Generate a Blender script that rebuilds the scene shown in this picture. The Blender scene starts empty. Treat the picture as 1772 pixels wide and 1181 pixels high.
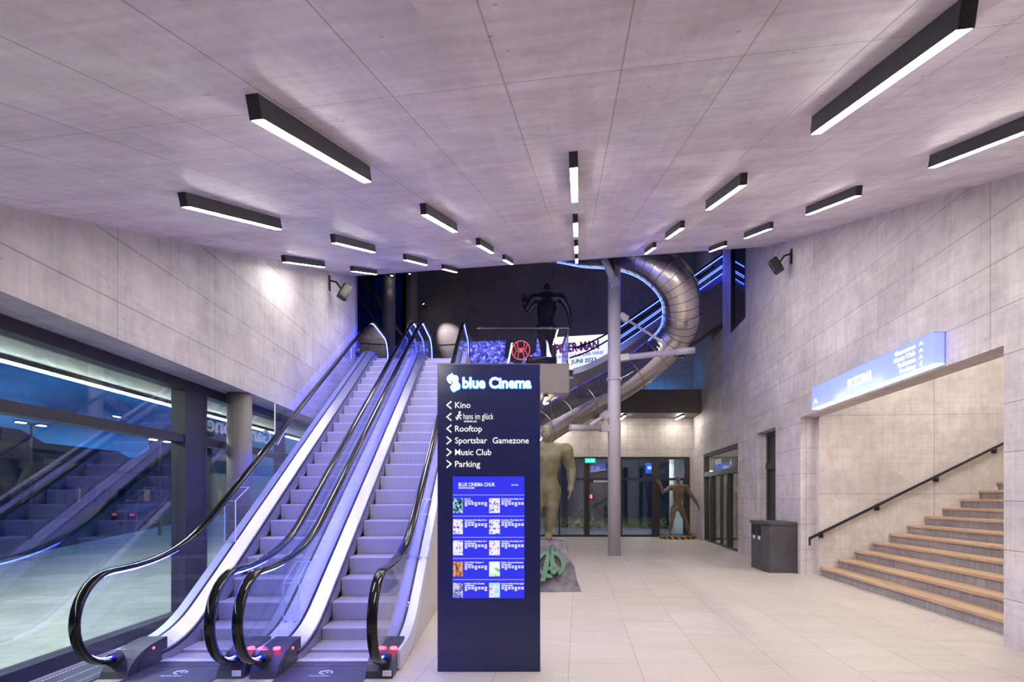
import bpy, bmesh, math, random
from math import sin, cos, pi, radians, sqrt, atan2, exp
from mathutils import Vector, Matrix, Euler

random.seed(7)
S = bpy.context.scene
COL = S.collection
V = Vector

# ------------------------------------------------------------------ camera, sky, exposure
cam_d = bpy.data.cameras.new('camera')
cam = bpy.data.objects.new('camera', cam_d)
COL.objects.link(cam)
cam.location = (0, 0, 1.68)
cam.rotation_euler = (radians(90), 0, 0)
cam_d.sensor_fit = 'HORIZONTAL'
cam_d.sensor_width = 36
cam_d.lens = 36 * 1027 / 1772
cam_d.shift_y = 269.5 / 1772
cam_d.clip_end = 500
cam_d.clip_start = 0.05
S.camera = cam
S.view_settings.view_transform = 'Standard'
S.view_settings.look = 'None'
S.view_settings.gamma = 1
S.view_settings.use_curve_mapping = False
S.view_settings.exposure = 0.0
S.cycles.transparent_max_bounces = 40
S.cycles.max_bounces = 10
S.cycles.diffuse_bounces = 5
S.cycles.sample_clamp_indirect = 8

LAMP = 130.0          # ceiling bar diffusers
LED = 95.0            # blue strips under the handrails


def lin(r, g, b):
    f = lambda c: (c / 12.92 if c <= .04045 else ((c + .055) / 1.055) ** 2.4)
    return (f(r / 255), f(g / 255), f(b / 255), 1)


# dusk sky: deep blue with soft cloud
W = bpy.data.worlds.new('dusk_sky')
S.world = W
W.use_nodes = True
wn, wl = W.node_tree.nodes, W.node_tree.links
wn.clear()
w_out = wn.new('ShaderNodeOutputWorld')
w_bg = wn.new('ShaderNodeBackground')
w_tc = wn.new('ShaderNodeTexCoord')
w_mp = wn.new('ShaderNodeMapping')
w_mp.inputs['Scale'].default_value = (2.5, 2.5, 9)
w_no = wn.new('ShaderNodeTexNoise')
w_no.inputs['Scale'].default_value = 2.2
w_no.inputs['Detail'].default_value = 6
w_cr = wn.new('ShaderNodeValToRGB')
w_cr.color_ramp.elements[0].position = .38
w_cr.color_ramp.elements[0].color = (.006, .045, .20, 1)
w_cr.color_ramp.elements[1].position = .68
w_cr.color_ramp.elements[1].color = (.03, .20, .60, 1)
wl.new(w_tc.outputs['Generated'], w_mp.inputs['Vector'])
wl.new(w_mp.outputs['Vector'], w_no.inputs['Vector'])
wl.new(w_no.outputs['Fac'], w_cr.inputs['Fac'])
wl.new(w_cr.outputs['Color'], w_bg.inputs['Color'])
w_bg.inputs['Strength'].default_value = 1.2
wl.new(w_bg.outputs[0], w_out.inputs[0])


# ------------------------------------------------------------------ materials
class NT:
    def __init__(s, name):
        s.m = bpy.data.materials.new(name)
        s.m.use_nodes = True
        s.n, s.l = s.m.node_tree.nodes, s.m.node_tree.links
        s.n.clear()
        s.out = s.n.new('ShaderNodeOutputMaterial')

    def add(s, t, **kw):
        nd = s.n.new('ShaderNode' + t)
        for k, v in kw.items():
            k2 = k.replace('_', ' ')
            if k2 in nd.inputs:
                nd.inputs[k2].default_value = v
            elif k in nd.inputs:
                nd.inputs[k].default_value = v
            else:
                setattr(nd, k, v)
        return nd

    def link(s, a, b):
        s.l.new(a, b)

    def ramp(s, fac, stops):
        r = s.n.new('ShaderNodeValToRGB')
        e = r.color_ramp.elements
        while len(e) < len(stops):
            e.new(.5)
        for i, (p, c) in enumerate(stops):
            e[i].position = p
            e[i].color = c if len(c) == 4 else (*c, 1)
        s.link(fac, r.inputs[0])
        return r.outputs[0]

    def mul(s, a, b, fac=1.0, mode='MULTIPLY'):
        mx = s.n.new('ShaderNodeMix')
        mx.data_type = 'RGBA'
        mx.blend_type = mode
        mx.inputs[0].default_value = fac
        for i, q in ((6, a), (7, b)):
            if isinstance(q, tuple):
                mx.inputs[i].default_value = q
            else:
                s.link(q, mx.inputs[i])
        return mx.outputs[2]


def plain(name, col, rough=.5, metal=0., spec=.5, noise=0., scale=8., bump=0., coat=0.):
    t = NT(name)
    p = t.add('BsdfPrincipled', Roughness=rough, Metallic=metal)
    p.inputs['Specular IOR Level'].default_value = spec
    p.inputs['Base Color'].default_value = col
    if coat:
        p.inputs['Coat Weight'].default_value = coat
    tc = t.add('TexCoord')
    no = t.add('TexNoise', Scale=scale, Detail=5.0)
    t.link(tc.outputs['Object'], no.inputs['Vector'])
    if noise:
        c = t.ramp(no.outputs['Fac'], [(.3, tuple(x * (1 - noise) for x in col[:3])), (.7, tuple(min(1, x * (1 + noise)) for x in col[:3]))])
        t.link(c, p.inputs['Base Color'])
    if bump:
        b = t.add('Bump', Strength=bump, Distance=.02)
        t.link(no.outputs['Fac'], b.inputs['Height'])
        t.link(b.outputs[0], p.inputs['Normal'])
    t.link(p.outputs[0], t.out.inputs[0])
    return t.m


def emit(name, col, strength):
    t = NT(name)
    e = t.add('Emission', Color=col, Strength=strength)
    t.link(e.outputs[0], t.out.inputs[0])
    return t.m


def glass(name, tint=(1, 1, 1, 1), ior=1.45, rough=0., extra=0.):
    """thin pane: clear straight-through light plus a mirror reflection by angle"""
    t = NT(name)
    tr = t.add('BsdfTransparent', Color=tint)
    gl = t.add('BsdfGlossy', Roughness=rough)
    fr = t.add('Fresnel', IOR=ior)
    # both faces of a pane behave alike: undo the node's inside-out swap on back faces
    ge = t.add('NewGeometry')
    mr = t.add('MapRange')
    mr.inputs['To Min'].default_value = ior
    mr.inputs['To Max'].default_value = 1 / ior
    t.link(ge.outputs['Backfacing'], mr.inputs['Value'])
    t.link(mr.outputs[0], fr.inputs['IOR'])
    fac = fr.outputs[0]
    if extra:
        ad = t.add('Math', operation='ADD')
        t.link(fac, ad.inputs[0])
        ad.inputs[1].default_value = extra
        ad.use_clamp = True
        fac = ad.outputs[0]
    mx = t.add('MixShader')
    t.link(fac, mx.inputs[0])
    t.link(tr.outputs[0], mx.inputs[1])
    t.link(gl.outputs[0], mx.inputs[2])
    t.link(mx.outputs[0], t.out.inputs[0])
    return t.m


def concrete(name, col, panel=(2.7, .55), boards=0.0, rough=.6, joint=.006, streak=.12, shift=(0, 0), stag=0.0, joint_dark=.45, bias=0.0):
    """board-marked fair-faced concrete, panel joints from the UV map laid out in metres"""
    t = NT(name)
    tc = t.add('TexCoord')
    uv = t.add('Mapping')
    uv.inputs['Location'].default_value = (shift[0], shift[1], 0)
    t.link(tc.outputs['UV'], uv.inputs['Vector'])
    big = t.add('TexNoise', Scale=.7, Detail=7.0, Roughness=.62)
    t.link(uv.outputs[0], big.inputs['Vector'])
    c = t.ramp(big.outputs['Fac'], [(.26, tuple(x * .70 for x in col[:3])), (.5, col[:3]), (.74, tuple(min(1, x * 1.18) for x in col[:3]))])
    mid = t.add('TexNoise', Scale=3.2, Detail=8.0, Roughness=.7, Distortion=.3)
    t.link(uv.outputs[0], mid.inputs['Vector'])
    c = t.mul(c, t.ramp(mid.outputs['Fac'], [(.3, (.80, .79, .79)), (.5, (.97, .97, .97)), (.68, (1.08, 1.08, 1.08))]))
    st_m = t.add('Mapping')
    st_m.inputs['Scale'].default_value = (9, .5, 1)
    t.link(uv.outputs[0], st_m.inputs['Vector'])
    st = t.add('TexNoise', Scale=1.6, Detail=5.0)
    t.link(st_m.outputs[0], st.inputs['Vector'])
    c = t.mul(c, t.ramp(st.outputs['Fac'], [(.3, (1 - streak * 1.3,) * 3), (.6, (1, 1, 1))]))
    bd_m = t.add('Mapping')
    bd_m.inputs['Scale'].default_value = (.35, 11, 1)
    t.link(uv.outputs[0], bd_m.inputs['Vector'])
    bd = t.add('TexNoise', Scale=1.6, Detail=3.0)
    t.link(bd_m.outputs[0], bd.inputs['Vector'])
    c = t.mul(c, t.ramp(bd.outputs['Fac'], [(.3, (1 - streak * .9,) * 3), (.62, (1, 1, 1))]))
    br = t.add('TexBrick')
    br.offset = stag
    br.inputs['Color1'].default_value = (1, 1, 1, 1)
    br.inputs['Color2'].default_value = (.9, .9, .91, 1)
    br.inputs['Mortar'].default_value = (joint_dark, joint_dark, joint_dark, 1)
    br.inputs['Scale'].default_value = 1
    br.inputs['Mortar Size'].default_value = joint
    br.inputs['Mortar Smooth'].default_value = .3
    br.inputs['Brick Width'].default_value = panel[0]
    br.inputs['Row Height'].default_value = panel[1]
    br.inputs['Bias'].default_value = bias
    t.link(uv.outputs[0], br.inputs['Vector'])
    c = t.mul(c, br.outputs['Color'])
    vo = t.add('TexVoronoi', Scale=5.0)
    t.link(uv.outputs[0], vo.inputs['Vector'])
    c = t.mul(c, t.ramp(vo.outputs['Distance'], [(.03, (.55, .55, .55)), (.075, (1, 1, 1))]))
    p = t.add('BsdfPrincipled', Roughness=rough)
    t.link(c, p.inputs['Base Color'])
    fine = t.add('TexNoise', Scale=45.0, Detail=4.0)
    t.link(uv.outputs[0], fine.inputs['Vector'])
    ad = t.mul(fine.outputs['Color'], br.outputs['Color'], .5, 'MIX')
    b = t.add('Bump', Strength=.12, Distance=.01)
    t.link(ad, b.inputs['Height'])
    t.link(b.outputs[0], p.inputs['Normal'])
    t.link(p.outputs[0], t.out.inputs[0])
    return t.m


def tile_mat():
    t = NT('beige_tile')
    tc = t.add('TexCoord')
    br = t.add('TexBrick')
    br.offset = .5
    br.inputs['Color1'].default_value = lin(200, 190, 180)
    br.inputs['Color2'].default_value = lin(193, 183, 172)
    br.inputs['Mortar'].default_value = lin(135, 124, 118)
    br.inputs['Scale'].default_value = 1
    br.inputs['Mortar Size'].default_value = .003
    br.inputs['Mortar Smooth'].default_value = .1
    br.inputs['Brick Width'].default_value = 1.40
    br.inputs['Row Height'].default_value = .69
    t.link(tc.outputs['UV'], br.inputs['Vector'])
    mp = t.add('Mapping')
    mp.inputs['Scale'].default_value = (1.6, .55, 1)
    mp.inputs['Rotation'].default_value = (0, 0, .5)
    t.link(tc.outputs['UV'], mp.inputs['Vector'])
    n1 = t.add('TexNoise', Scale=1.5, Detail=8.0, Distortion=.8)
    t.link(mp.outputs[0], n1.inputs['Vector'])
    c = t.mul(br.outputs['Color'], t.ramp(n1.outputs['Fac'], [(.3, (.9, .89, .88)), (.7, (1.0, 1.0, 1.0))]))
    n2 = t.add('TexNoise', Scale=.9, Detail=5.0, Distortion=2.5)
    t.link(mp.outputs[0], n2.inputs['Vector'])
    vein = t.ramp(n2.outputs['Fac'], [(.497, (0, 0, 0)), (.5, (.16, .16, .16)), (.504, (0, 0, 0))])
    c = t.mul(c, vein, 1.0, 'ADD')
    p = t.add('BsdfPrincipled', Roughness=.42)
    t.link(c, p.inputs['Base Color'])
    t.link(p.outputs[0], t.out.inputs[0])
    return t.m


def striped(name, ca, cb, scale, axis='X', metal=0., rough=.4, bump=.0, sharp=True, coord='Object'):
    t = NT(name)
    tc = t.add('TexCoord')
    wv = t.add('TexWave', Scale=scale)
    wv.bands_direction = axis
    t.link(tc.outputs[coord], wv.inputs['Vector'])
    c = t.ramp(wv.outputs['Fac'], [(.45, ca), (.55, cb)] if sharp else [(.1, ca), (.9, cb)])
    p = t.add('BsdfPrincipled', Roughness=rough, Metallic=metal)
    t.link(c, p.inputs['Base Color'])
    if bump:
        b = t.add('Bump', Strength=bump, Distance=.004)
        t.link(wv.outputs['Fac'], b.inputs['Height'])
        t.link(b.outputs[0], p.inputs['Normal'])
    t.link(p.outputs[0], t.out.inputs[0])
    return t.m


def wood_mat():
    t = NT('oak_plank')
    tc = t.add('TexCoord')
    br = t.add('TexBrick')
    br.offset = .37
    br.inputs['Color1'].default_value = lin(204, 177, 144)
    br.inputs['Color2'].default_value = lin(190, 160, 126)
    br.inputs['Mortar'].default_value = lin(120, 86, 54)
    br.inputs['Scale'].default_value = 1
    br.inputs['Mortar Size'].default_value = .0015
    br.inputs['Brick Width'].default_value = 1.3
    br.inputs['Row Height'].default_value = .09
    mp0 = t.add('Mapping')
    mp0.inputs['Rotation'].default_value = (0, 0, 0)
    t.link(tc.outputs['Object'], mp0.inputs['Vector'])
    t.link(mp0.outputs[0], br.inputs['Vector'])
    mp = t.add('Mapping')
    mp.inputs['Scale'].default_value = (1.2, 22, 22)
    t.link(tc.outputs['Object'], mp.inputs['Vector'])
    n = t.add('TexNoise', Scale=1.5, Detail=6.0, Distortion=.4)
    t.link(mp.outputs[0], n.inputs['Vector'])
    c = t.mul(br.outputs['Color'], t.ramp(n.outputs['Fac'], [(.3, (.74, .7, .66)), (.6, (1, 1, 1))]))
    p = t.add('BsdfPrincipled', Roughness=.42)
    t.link(c, p.inputs['Base Color'])
    t.link(p.outputs[0], t.out.inputs[0])
    return t.m


def speckle(name, cols, scale, strength, detail=3.0):
    """lit picture of soft coloured specks"""
    t = NT(name)
    tc = t.add('TexCoord')
    n = t.add('TexNoise', Scale=scale, Detail=detail, Roughness=.7)
    t.link(tc.outputs['Object'], n.inputs['Vector'])
    k = len(cols)
    c = t.ramp(n.outputs['Fac'], [(.33 + .34 * i / (k - 1), cols[i]) for i in range(k)])
    e = t.add('Emission', Strength=strength)
    t.link(c, e.inputs['Color'])
    t.link(e.outputs[0], t.out.inputs[0])
    return t.m


def hazard():
    t = NT('hazard_band')
    tc = t.add('TexCoord')
    wv = t.add('TexWave', Scale=2.6)
    wv.bands_direction = 'DIAGONAL'
    t.link(tc.outputs['UV'], wv.inputs['Vector'])
    c = t.ramp(wv.outputs['Fac'], [(.48, (.006, .006, .007)), (.52, lin(200, 130, 40)[:3])])
    p = t.add('BsdfPrincipled', Roughness=.5)
    t.link(c, p.inputs['Base Color'])
    t.link(p.outputs[0], t.out.inputs[0])
    return t.m


CONC = lin(212, 204, 203)
M = dict(
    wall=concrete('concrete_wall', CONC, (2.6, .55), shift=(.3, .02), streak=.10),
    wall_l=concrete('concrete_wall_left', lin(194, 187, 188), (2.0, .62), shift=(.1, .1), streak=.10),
    recess=concrete('concrete_recess', lin(214, 205, 198), (2.6, 1.66), shift=(.4, -.08), streak=.08),
    ceil=concrete('concrete_ceiling', lin(252, 237, 246), (1.95, .545), joint=.004, shift=(.1, .2), rough=.42, streak=.09, joint_dark=.5),
    dark_wall=concrete('dark_concrete', lin(118, 112, 122), (3.4, .95), streak=.05),
    back=concrete('concrete_back', lin(206, 197, 190), (1.6, .52), streak=.1),
    tile=tile_mat(),
    frame=plain('bronze_frame', lin(60, 54, 53), .5, 0, .35, noise=.05),
    frame_cool=plain('anthracite_frame', lin(54, 53, 60), .45, .3),
    black=plain('black_paint', lin(34, 34, 38), .45, noise=.05),
    housing=plain('lamp_housing', lin(50, 49, 54), .5),
    lamp=emit('lamp_diffuser', (1.0, .96, .89, 1), LAMP),
    led=emit('blue_led', (.035, .055, 1, 1), LED),
    led_up=emit('blue_led_bright', (.035, .07, 1, 1), LED * .2),
    steel=plain('brushed_steel', lin(205, 203, 208), .28, 1.0, noise=.06, scale=3),
    deck=plain('deck_steel', lin(186, 186, 200), .36, .9, noise=.05, scale=2.5),
    outer_deck=plain('outer_deck_steel', lin(222, 222, 236), .42, .4, noise=.03, scale=2.5),
    dark_steel=plain('dark_steel', lin(92, 90, 100), .4, .8, noise=.1),
    rubber=plain('handrail_rubber', lin(14, 13, 14), .13, 0, .42),
    skirt=plain('skirt_black', lin(34, 32, 44), .4, .2),
    skirt_panel=plain('skirt_steel', lin(150, 147, 156), .4, .6),
    pedestal=plain('pedestal_cover', lin(58, 56, 64), .4, .3),
    step=striped('step_metal', lin(138, 134, 138)[:3], lin(200, 196, 198)[:3], 26.0, 'X', .35, .42, .5, False),
    plate=striped('landing_plate', lin(78, 76, 86)[:3], lin(104, 102, 112)[:3], 12.0, 'X', .7, .4, .3, False),
    edge=plain('step_edge', lin(215, 210, 220), .4, .3),
    clad=plain('white_cladding', lin(196, 190, 192), .5, noise=.03),
    grey_clad=plain('grey_cladding', lin(108, 100, 100), .5, noise=.03, scale=1),
    fascia=plain('gallery_fascia', lin(128, 118, 112), .55, noise=.03),
    fascia_dark=plain('gallery_dark', lin(96, 88, 88), .5, noise=.05),
    glass=glass('balustrade_glass', (.93, .95, 1, 1), 1.38),
    window=glass('window_glass', (.90, .95, .95, 1), 1.6, 0, .06),
    night=glass('night_glass', (.10, .12, .2, 1), 1.4),
    mirror=plain('dark_mirror', lin(30, 30, 38), .03, 0, .9, coat=1.0),
    acrylic=glass('clear_acrylic', (.93, .94, 1, 1), 1.3),
    acr_edge=plain('acrylic_edge', lin(225, 228, 245), .3),
    navy=plain('navy_panel', lin(22, 29, 78), .22, 0, .5, coat=.2),
    letter=emit('white_letter', (1, .98, .97, 1), 1.15),
    letter_hot=emit('lit_letter_face', (1, 1, 1, 1), 2.2),
    halo=emit('lit_letter_side', (.05, .25, 1, 1), 5.0),
    screen=emit('screen_blue', (.045, .045, .93, 1), .95),
    scr_white=emit('screen_white', (.9, .92, 1, 1), 1.0),
    scr_line=emit('screen_rule', (.45, .47, 1, 1), .95),
    red=emit('red_signal', (1, .05, .09, 1), 9),
    sticker=plain('white_sticker', lin(225, 225, 230), .5),
    wood=wood_mat(),
    riser=concrete('riser_concrete', lin(168, 161, 158), (9, 9), streak=.2),
    tube=plain('tube_steel', lin(228, 220, 212), .26, .97, noise=.05, scale=2),
    ring=plain('ring_steel', lin(190, 180, 172), .25, 1.0),
    tube_clear=glass('clear_tube', (.80, .82, .9, 1), 1.5, .03, .05),
    paint=plain('light_grey_paint', lin(186, 180, 190), .42, noise=.02),
    rock=plain('grey_rock', lin(112, 106, 114), .7, noise=.55, scale=6, bump=.8),
    green=plain('green_emblem', lin(74, 120, 88), .45, noise=.1),
    olive=plain('olive_bronze', lin(104, 98, 68), .45, noise=.3, scale=5, bump=.3),
    umber=plain('umber_bronze', lin(118, 98, 82), .55, noise=.35, scale=9, bump=.5),
    charcoal=plain('charcoal_bronze', lin(38, 36, 48), .28, .4, noise=.2, scale=4),
    hazard=hazard(),
    bin=plain('slate_laminate', lin(74, 71, 74), .55, noise=.22, scale=3),
    paving=concrete('outdoor_paving', lin(205, 208, 196), (2.4, 1.2), streak=.05, joint=.004),
    asphalt=plain('asphalt', lin(48, 50, 56), .8, noise=.2),
    soffit=plain('canopy_soffit', lin(122, 132, 128), .7, noise=.03),
    hill=plain('dark_hill', lin(30, 40, 58), 1, noise=.3, scale=.05),
    facade=plain('facade_render', lin(96, 92, 92), .8, noise=.15, scale=.4),
    facade_w=emit('dim_window', (1, .75, .45, 1), .12),
    carpaint=plain('car_paint', lin(80, 90, 110), .3, .5),
    tyre=plain('tyre', lin(20, 20, 20), .8),
    street=emit('street_lamp_lens', (1, .95, .85, 1), 25),
    green_sign=emit('exit_green', (.02, .75, .4, 1), 2.2),
    teal=emit('teal_glow', (.2, .8, 1, 1), 2.0),
    blue_scr=emit('blue_screen', (.02, .12, .9, 1), 1.3),
    grass=plain('grass', lin(140, 150, 84), .9, noise=.4, scale=12),
    leaf=plain('hedge_leaf', lin(40, 66, 34), .8, noise=.5, scale=14, bump=.8),
    pale=plain('pale_render', lin(200, 202, 206), .7, noise=.03),
    plush=plain('pale_plush', lin(205, 198, 175), .9, noise=.06),
    sign_face=None, banner=speckle('banner_specks', [(.01, .015, .09), (.03, .05, .45), (.10, .12, .85), (.35, .32, .95), (.75, .7, 1)], 9.0, 1.0),
    banner_dark=emit('banner_dark', (.012, .018, .045, 1), 1),
    banner_red=emit('banner_red', (1, .13, .12, 1), 1.2),
    banner_white=emit('banner_white', (.93, .96, 1, 1), 1.35),
    banner_navy=emit('banner_navy', (.01, .03, .16, 1), 1),
    banner_pink=emit('banner_pink', (.75, .06, .22, 1), 1),
    banner_violet=emit('banner_violet', (.25, .18, .75, 1), 1),
    spot=emit('spot_lens', (1, .93, .85, 1), 60),
    frost=plain('frosted_letter', lin(225, 228, 235), .6),
)
ts = NT('sign_translucent')
_tl = ts.add('BsdfTranslucent', Color=(.62, .68, 1, 1))
_df = ts.add('BsdfDiffuse', Color=(.5, .55, .95, 1))
_em = ts.add('Emission', Color=(.30, .36, 1, 1), Strength=.5)
_mx = ts.add('MixShader', Fac=.7)
ts.link(_df.outputs[0], _mx.inputs[1])
ts.link(_tl.outputs[0], _mx.inputs[2])
_ad = ts.add('AddShader')
ts.link(_mx.outputs[0], _ad.inputs[0])
ts.link(_em.outputs[0], _ad.inputs[1])
ts.link(_ad.outputs[0], ts.out.inputs[0])
M['sign_face'] = ts.m
M['sign_tube'] = emit('sign_tube', (.9, .93, 1, 1), 8)
M['sign_lip'] = emit('sign_lip', (.9, .93, 1, 1), 2.2)


# ------------------------------------------------------------------ mesh helpers
class MB:
    def __init__(s):
        s.bm = bmesh.new()
        s.uv = s.bm.loops.layers.uv.new('UVMap')

    def face(s, pts, uvs=None, smooth=False):
        f = s.bm.faces.new([s.bm.verts.new(p) for p in pts])
        f.smooth = smooth
        if uvs:
            for l, q in zip(f.loops, uvs):
                l[s.uv].uv = q
        return f

    def prism(s, pts, ext, u=None, v=None, cap=True):
        """polygon pushed along ext; UVs in metres from the axes u, v"""
        pts = [V(p) for p in pts]
        ext = V(ext)
        nrm = V((0, 0, 0))
        for i in range(len(pts)):
            nrm += pts[i].cross(pts[(i + 1) % len(pts)])
        if nrm.dot(ext) > 0:
            pts = pts[::-1]
        a = [s.bm.verts.new(p) for p in pts]
        b = [s.bm.verts.new(p + ext) for p in pts]
        fs = []
        if cap:
            fs.append(s.bm.faces.new(a))
            fs.append(s.bm.faces.new(b[::-1]))
        n = len(pts)
        for i in range(n):
            j = (i + 1) % n
            fs.append(s.bm.faces.new((a[j], a[i], b[i], b[j])))
        if u is not None:
            u, v = V(u), V(v)
            w = ext.normalized()
            for k, f in enumerate(fs):
                f.normal_update()
                for l in f.loops:
                    p = l.vert.co
                    if k < 2 and cap:
                        l[s.uv].uv = (p.dot(u), p.dot(v))
                    elif abs(f.normal.dot(u)) > .7:
                        l[s.uv].uv = (p.dot(w), p.dot(v))
                    else:
                        l[s.uv].uv = (p.dot(u), p.dot(w))
        return s

    def box(s, a, b, m=None, bevel=0.):
        x0, y0, z0 = (min(a[i], b[i]) for i in range(3))
        x1, y1, z1 = (max(a[i], b[i]) for i in range(3))
        c = [V(p) for p in ((x0, y0, z0), (x1, y0, z0), (x1, y1, z0), (x0, y1, z0), (x0, y0, z1), (x1, y0, z1), (x1, y1, z1), (x0, y1, z1))]
        if m is not None:
            c = [m @ p for p in c]
        vs = [s.bm.verts.new(p) for p in c]
        fs = [s.bm.faces.new([vs[i] for i in q]) for q in ((0, 3, 2, 1), (4, 5, 6, 7), (0, 1, 5, 4), (1, 2, 6, 5), (2, 3, 7, 6), (3, 0, 4, 7))]
        for f in fs:
            f.normal_update()
            n = f.normal
            for l in f.loops:
                p = l.vert.co
                l[s.uv].uv = (p.x, p.y) if abs(n.z) > .7 else ((p.y, p.z) if abs(n.x) > .7 else (p.x, p.z))
        if bevel:
            es = set()
            for f in fs:
                es.update(f.edges)
            bmesh.ops.bevel(s.bm, geom=list(es), offset=bevel, segments=2, affect='EDGES', profile=.7)
        return s

    def rings(s, rings, closed=False, caps=True, smooth=True):
        rv = [[s.bm.verts.new(p) for p in r] for r in rings]
        n = len(rv[0])
        m = len(rv)
        for i in range(m if closed else m - 1):
            a, b = rv[i], rv[(i + 1) % m]
            for j in range(n):
                k = (j + 1) % n
                try:
                    f = s.bm.faces.new((a[j], a[k], b[k], b[j]))
                    f.smooth = smooth
                except ValueError:
                    pass
        if caps and not closed:
            s.bm.faces.new(rv[0][::-1])
            s.bm.faces.new(rv[-1])
        return s

    def tube(s, path, r, seg=10, caps=True, closed=False):
        path = [V(p) for p in path]
        n = len(path)
        rr = r if isinstance(r, (list, tuple)) else [r] * n
        rings = []
        prev = None
        for i, p in enumerate(path):
            t = (path[min(i + 1, n - 1)] - path[max(i - 1, 0)]).normalized()
            if closed:
                t = (path[(i + 1) % n] - path[i - 1]).normalized()
            if prev is None:
                up = V((0, 0, 1)) if abs(t.z) < .9 else V((1, 0, 0))
                a = t.cross(up).normalized()
            else:
                a = (prev - t * prev.dot(t)).normalized()
            prev = a
            b = t.cross(a)
            rings.append([p + (a * cos(2 * pi * k / seg) + b * sin(2 * pi * k / seg)) * rr[i] for k in range(seg)])
        return s.rings(rings, closed, caps)

    def disc(s, c, n, r, h, seg=20):
        c, n = V(c), V(n).normalized()
        return s.tube([c, c + n * h], r, seg)

    def sphere(s, c, r, seg=12, sc=(1, 1, 1)):
        bmesh.ops.create_uvsphere(s.bm, u_segments=seg, v_segments=max(6, seg // 2), radius=1,
                                  matrix=Matrix.Translation(c) @ Matrix.Diagonal((r * sc[0], r * sc[1], r * sc[2], 1)))
        return s

    def done(s, name, mat, parent=None, smooth=None):
        bmesh.ops.recalc_face_normals(s.bm, faces=s.bm.faces[:])
        me = bpy.data.meshes.new(name)
        s.bm.to_mesh(me)
        s.bm.free()
        me.materials.append(M[mat] if isinstance(mat, str) else mat)
        if smooth is not None:
            for p in me.polygons:
                p.use_smooth = smooth
        o = bpy.data.objects.new(name, me)
        COL.objects.link(o)
        if parent:
            o.parent = parent
        return o


def tag(o, label, cat, group=None, kind=None):
    o['label'] = label
    o['category'] = cat
    if group:
        o['group'] = group
    if kind:
        o['kind'] = kind
    return o


def struct(o, label=None):
    o['kind'] = 'structure'
    if label:
        o['label'] = label
    return o


def empty(name, loc=(0, 0, 0), rz=0., rot=None):
    o = bpy.data.objects.new(name, None)
    COL.objects.link(o)
    o.empty_display_size = .2
    o.location = loc
    o.rotation_euler = rot if rot else (0, 0, rz)
    return o


def thing(name, label, cat, loc=(0, 0, 0), rz=0., group=None, rot=None):
    return tag(empty(name, loc, rz, rot), label, cat, group)


def dup(root, loc=None, label=None):
    r = root.copy()
    COL.objects.link(r)
    if loc is not None:
        r.location = loc
    if label:
        r['label'] = label
    for ch in list(root.children):
        c = ch.copy()
        COL.objects.link(c)
        c.parent = r
        for g in list(ch.children):
            d = g.copy()
            COL.objects.link(d)
            d.parent = c
    return r


_fonts = {}


def text_bm(mb, s, frame, x0, y0, w=None, cap=.1, depth=.004, bold=.0, align='L', shear=0.):
    """adds lettering; frame is a matrix whose x is the reading direction and y is up"""
    cu = bpy.data.curves.new('lettering', 'FONT')
    cu.body = s
    cu.offset = bold
    cu.shear = shear
    cu.resolution_u = 3
    o = bpy.data.objects.new('lettering', cu)
    COL.objects.link(o)
    dg = bpy.context.evaluated_depsgraph_get()
    me = bpy.data.meshes.new_from_object(o.evaluated_get(dg))
    bpy.data.objects.remove(o)
    bpy.data.curves.remove(cu)
    t = bmesh.new()
    t.from_mesh(me)
    bpy.data.meshes.remove(me)
    if not t.verts:
        t.free()
        return
    xs = [v.co.x for v in t.verts]
    bx, bw = min(xs), max(xs) - min(xs)
    sy = cap / .70
    sx = sy if w is None else w / bw
    ox = x0 if align == 'L' else x0 - bw * sx
    if depth > .0011:
        r = bmesh.ops.extrude_face_region(t, geom=t.faces[:])
        for v in r['geom']:
            if isinstance(v, bmesh.types.BMVert):
                v.co.z += 1
    mp = {}
    for v in t.verts:
        p = frame @ V((ox + (v.co.x - bx) * sx, y0 + v.co.y * sy, depth * (v.co.z if depth > .0011 else 1)))
        mp[v] = mb.bm.verts.new(p)
    for f in t.faces:
        try:
            mb.bm.faces.new([mp[v] for v in f.verts])
        except ValueError:
            pass
    t.free()


def frame_m(o, right, up):
    r, u = V(right).normalized(), V(up).normalized()
    n = r.cross(u)
    return Matrix(((r.x, u.x, n.x, o[0]), (r.y, u.y, n.y, o[1]), (r.z, u.z, n.z, o[2]), (0, 0, 0, 1)))


# ------------------------------------------------------------------ the building's planes
def ceil_z(x, y):
    return 2.74 + .3204 * y + .0717 * x


def RW(y, off=0.):
    """point on the right wall's face at depth y, off metres into the room"""
    return V((4.813 + .1112 * y - .9939 * off, y + .1105 * off, 0))


RDIR = V((.1105, .9939, 0))
ROUT = V((.9939, -.1105, 0))
RANG = atan2(.9939, .1105)


def LW(y):
    return -3.85 - .0122 * y


EDGE = 15.05
TOP = 13.0
BACK = 24.75

# floor
mb = MB()
mb.prism([(-4.62, -1.6, 0), (9.5, -1.6, 0), (9.5, BACK + .2, 0), (-4.62, BACK + .2, 0)], (0, 0, -.3), (.1105, .9939, 0), (-.9939, .1105, 0))
fl = mb.done('floor', 'tile')
struct(fl, 'beige stone tiles laid in long strips')
# shift so that a joint lies where the photo shows it
for l in fl.data.uv_layers[0].data:
    l.uv.x += .25
    l.uv.y += .9939 * .645 + .69 * 4 - .04

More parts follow.
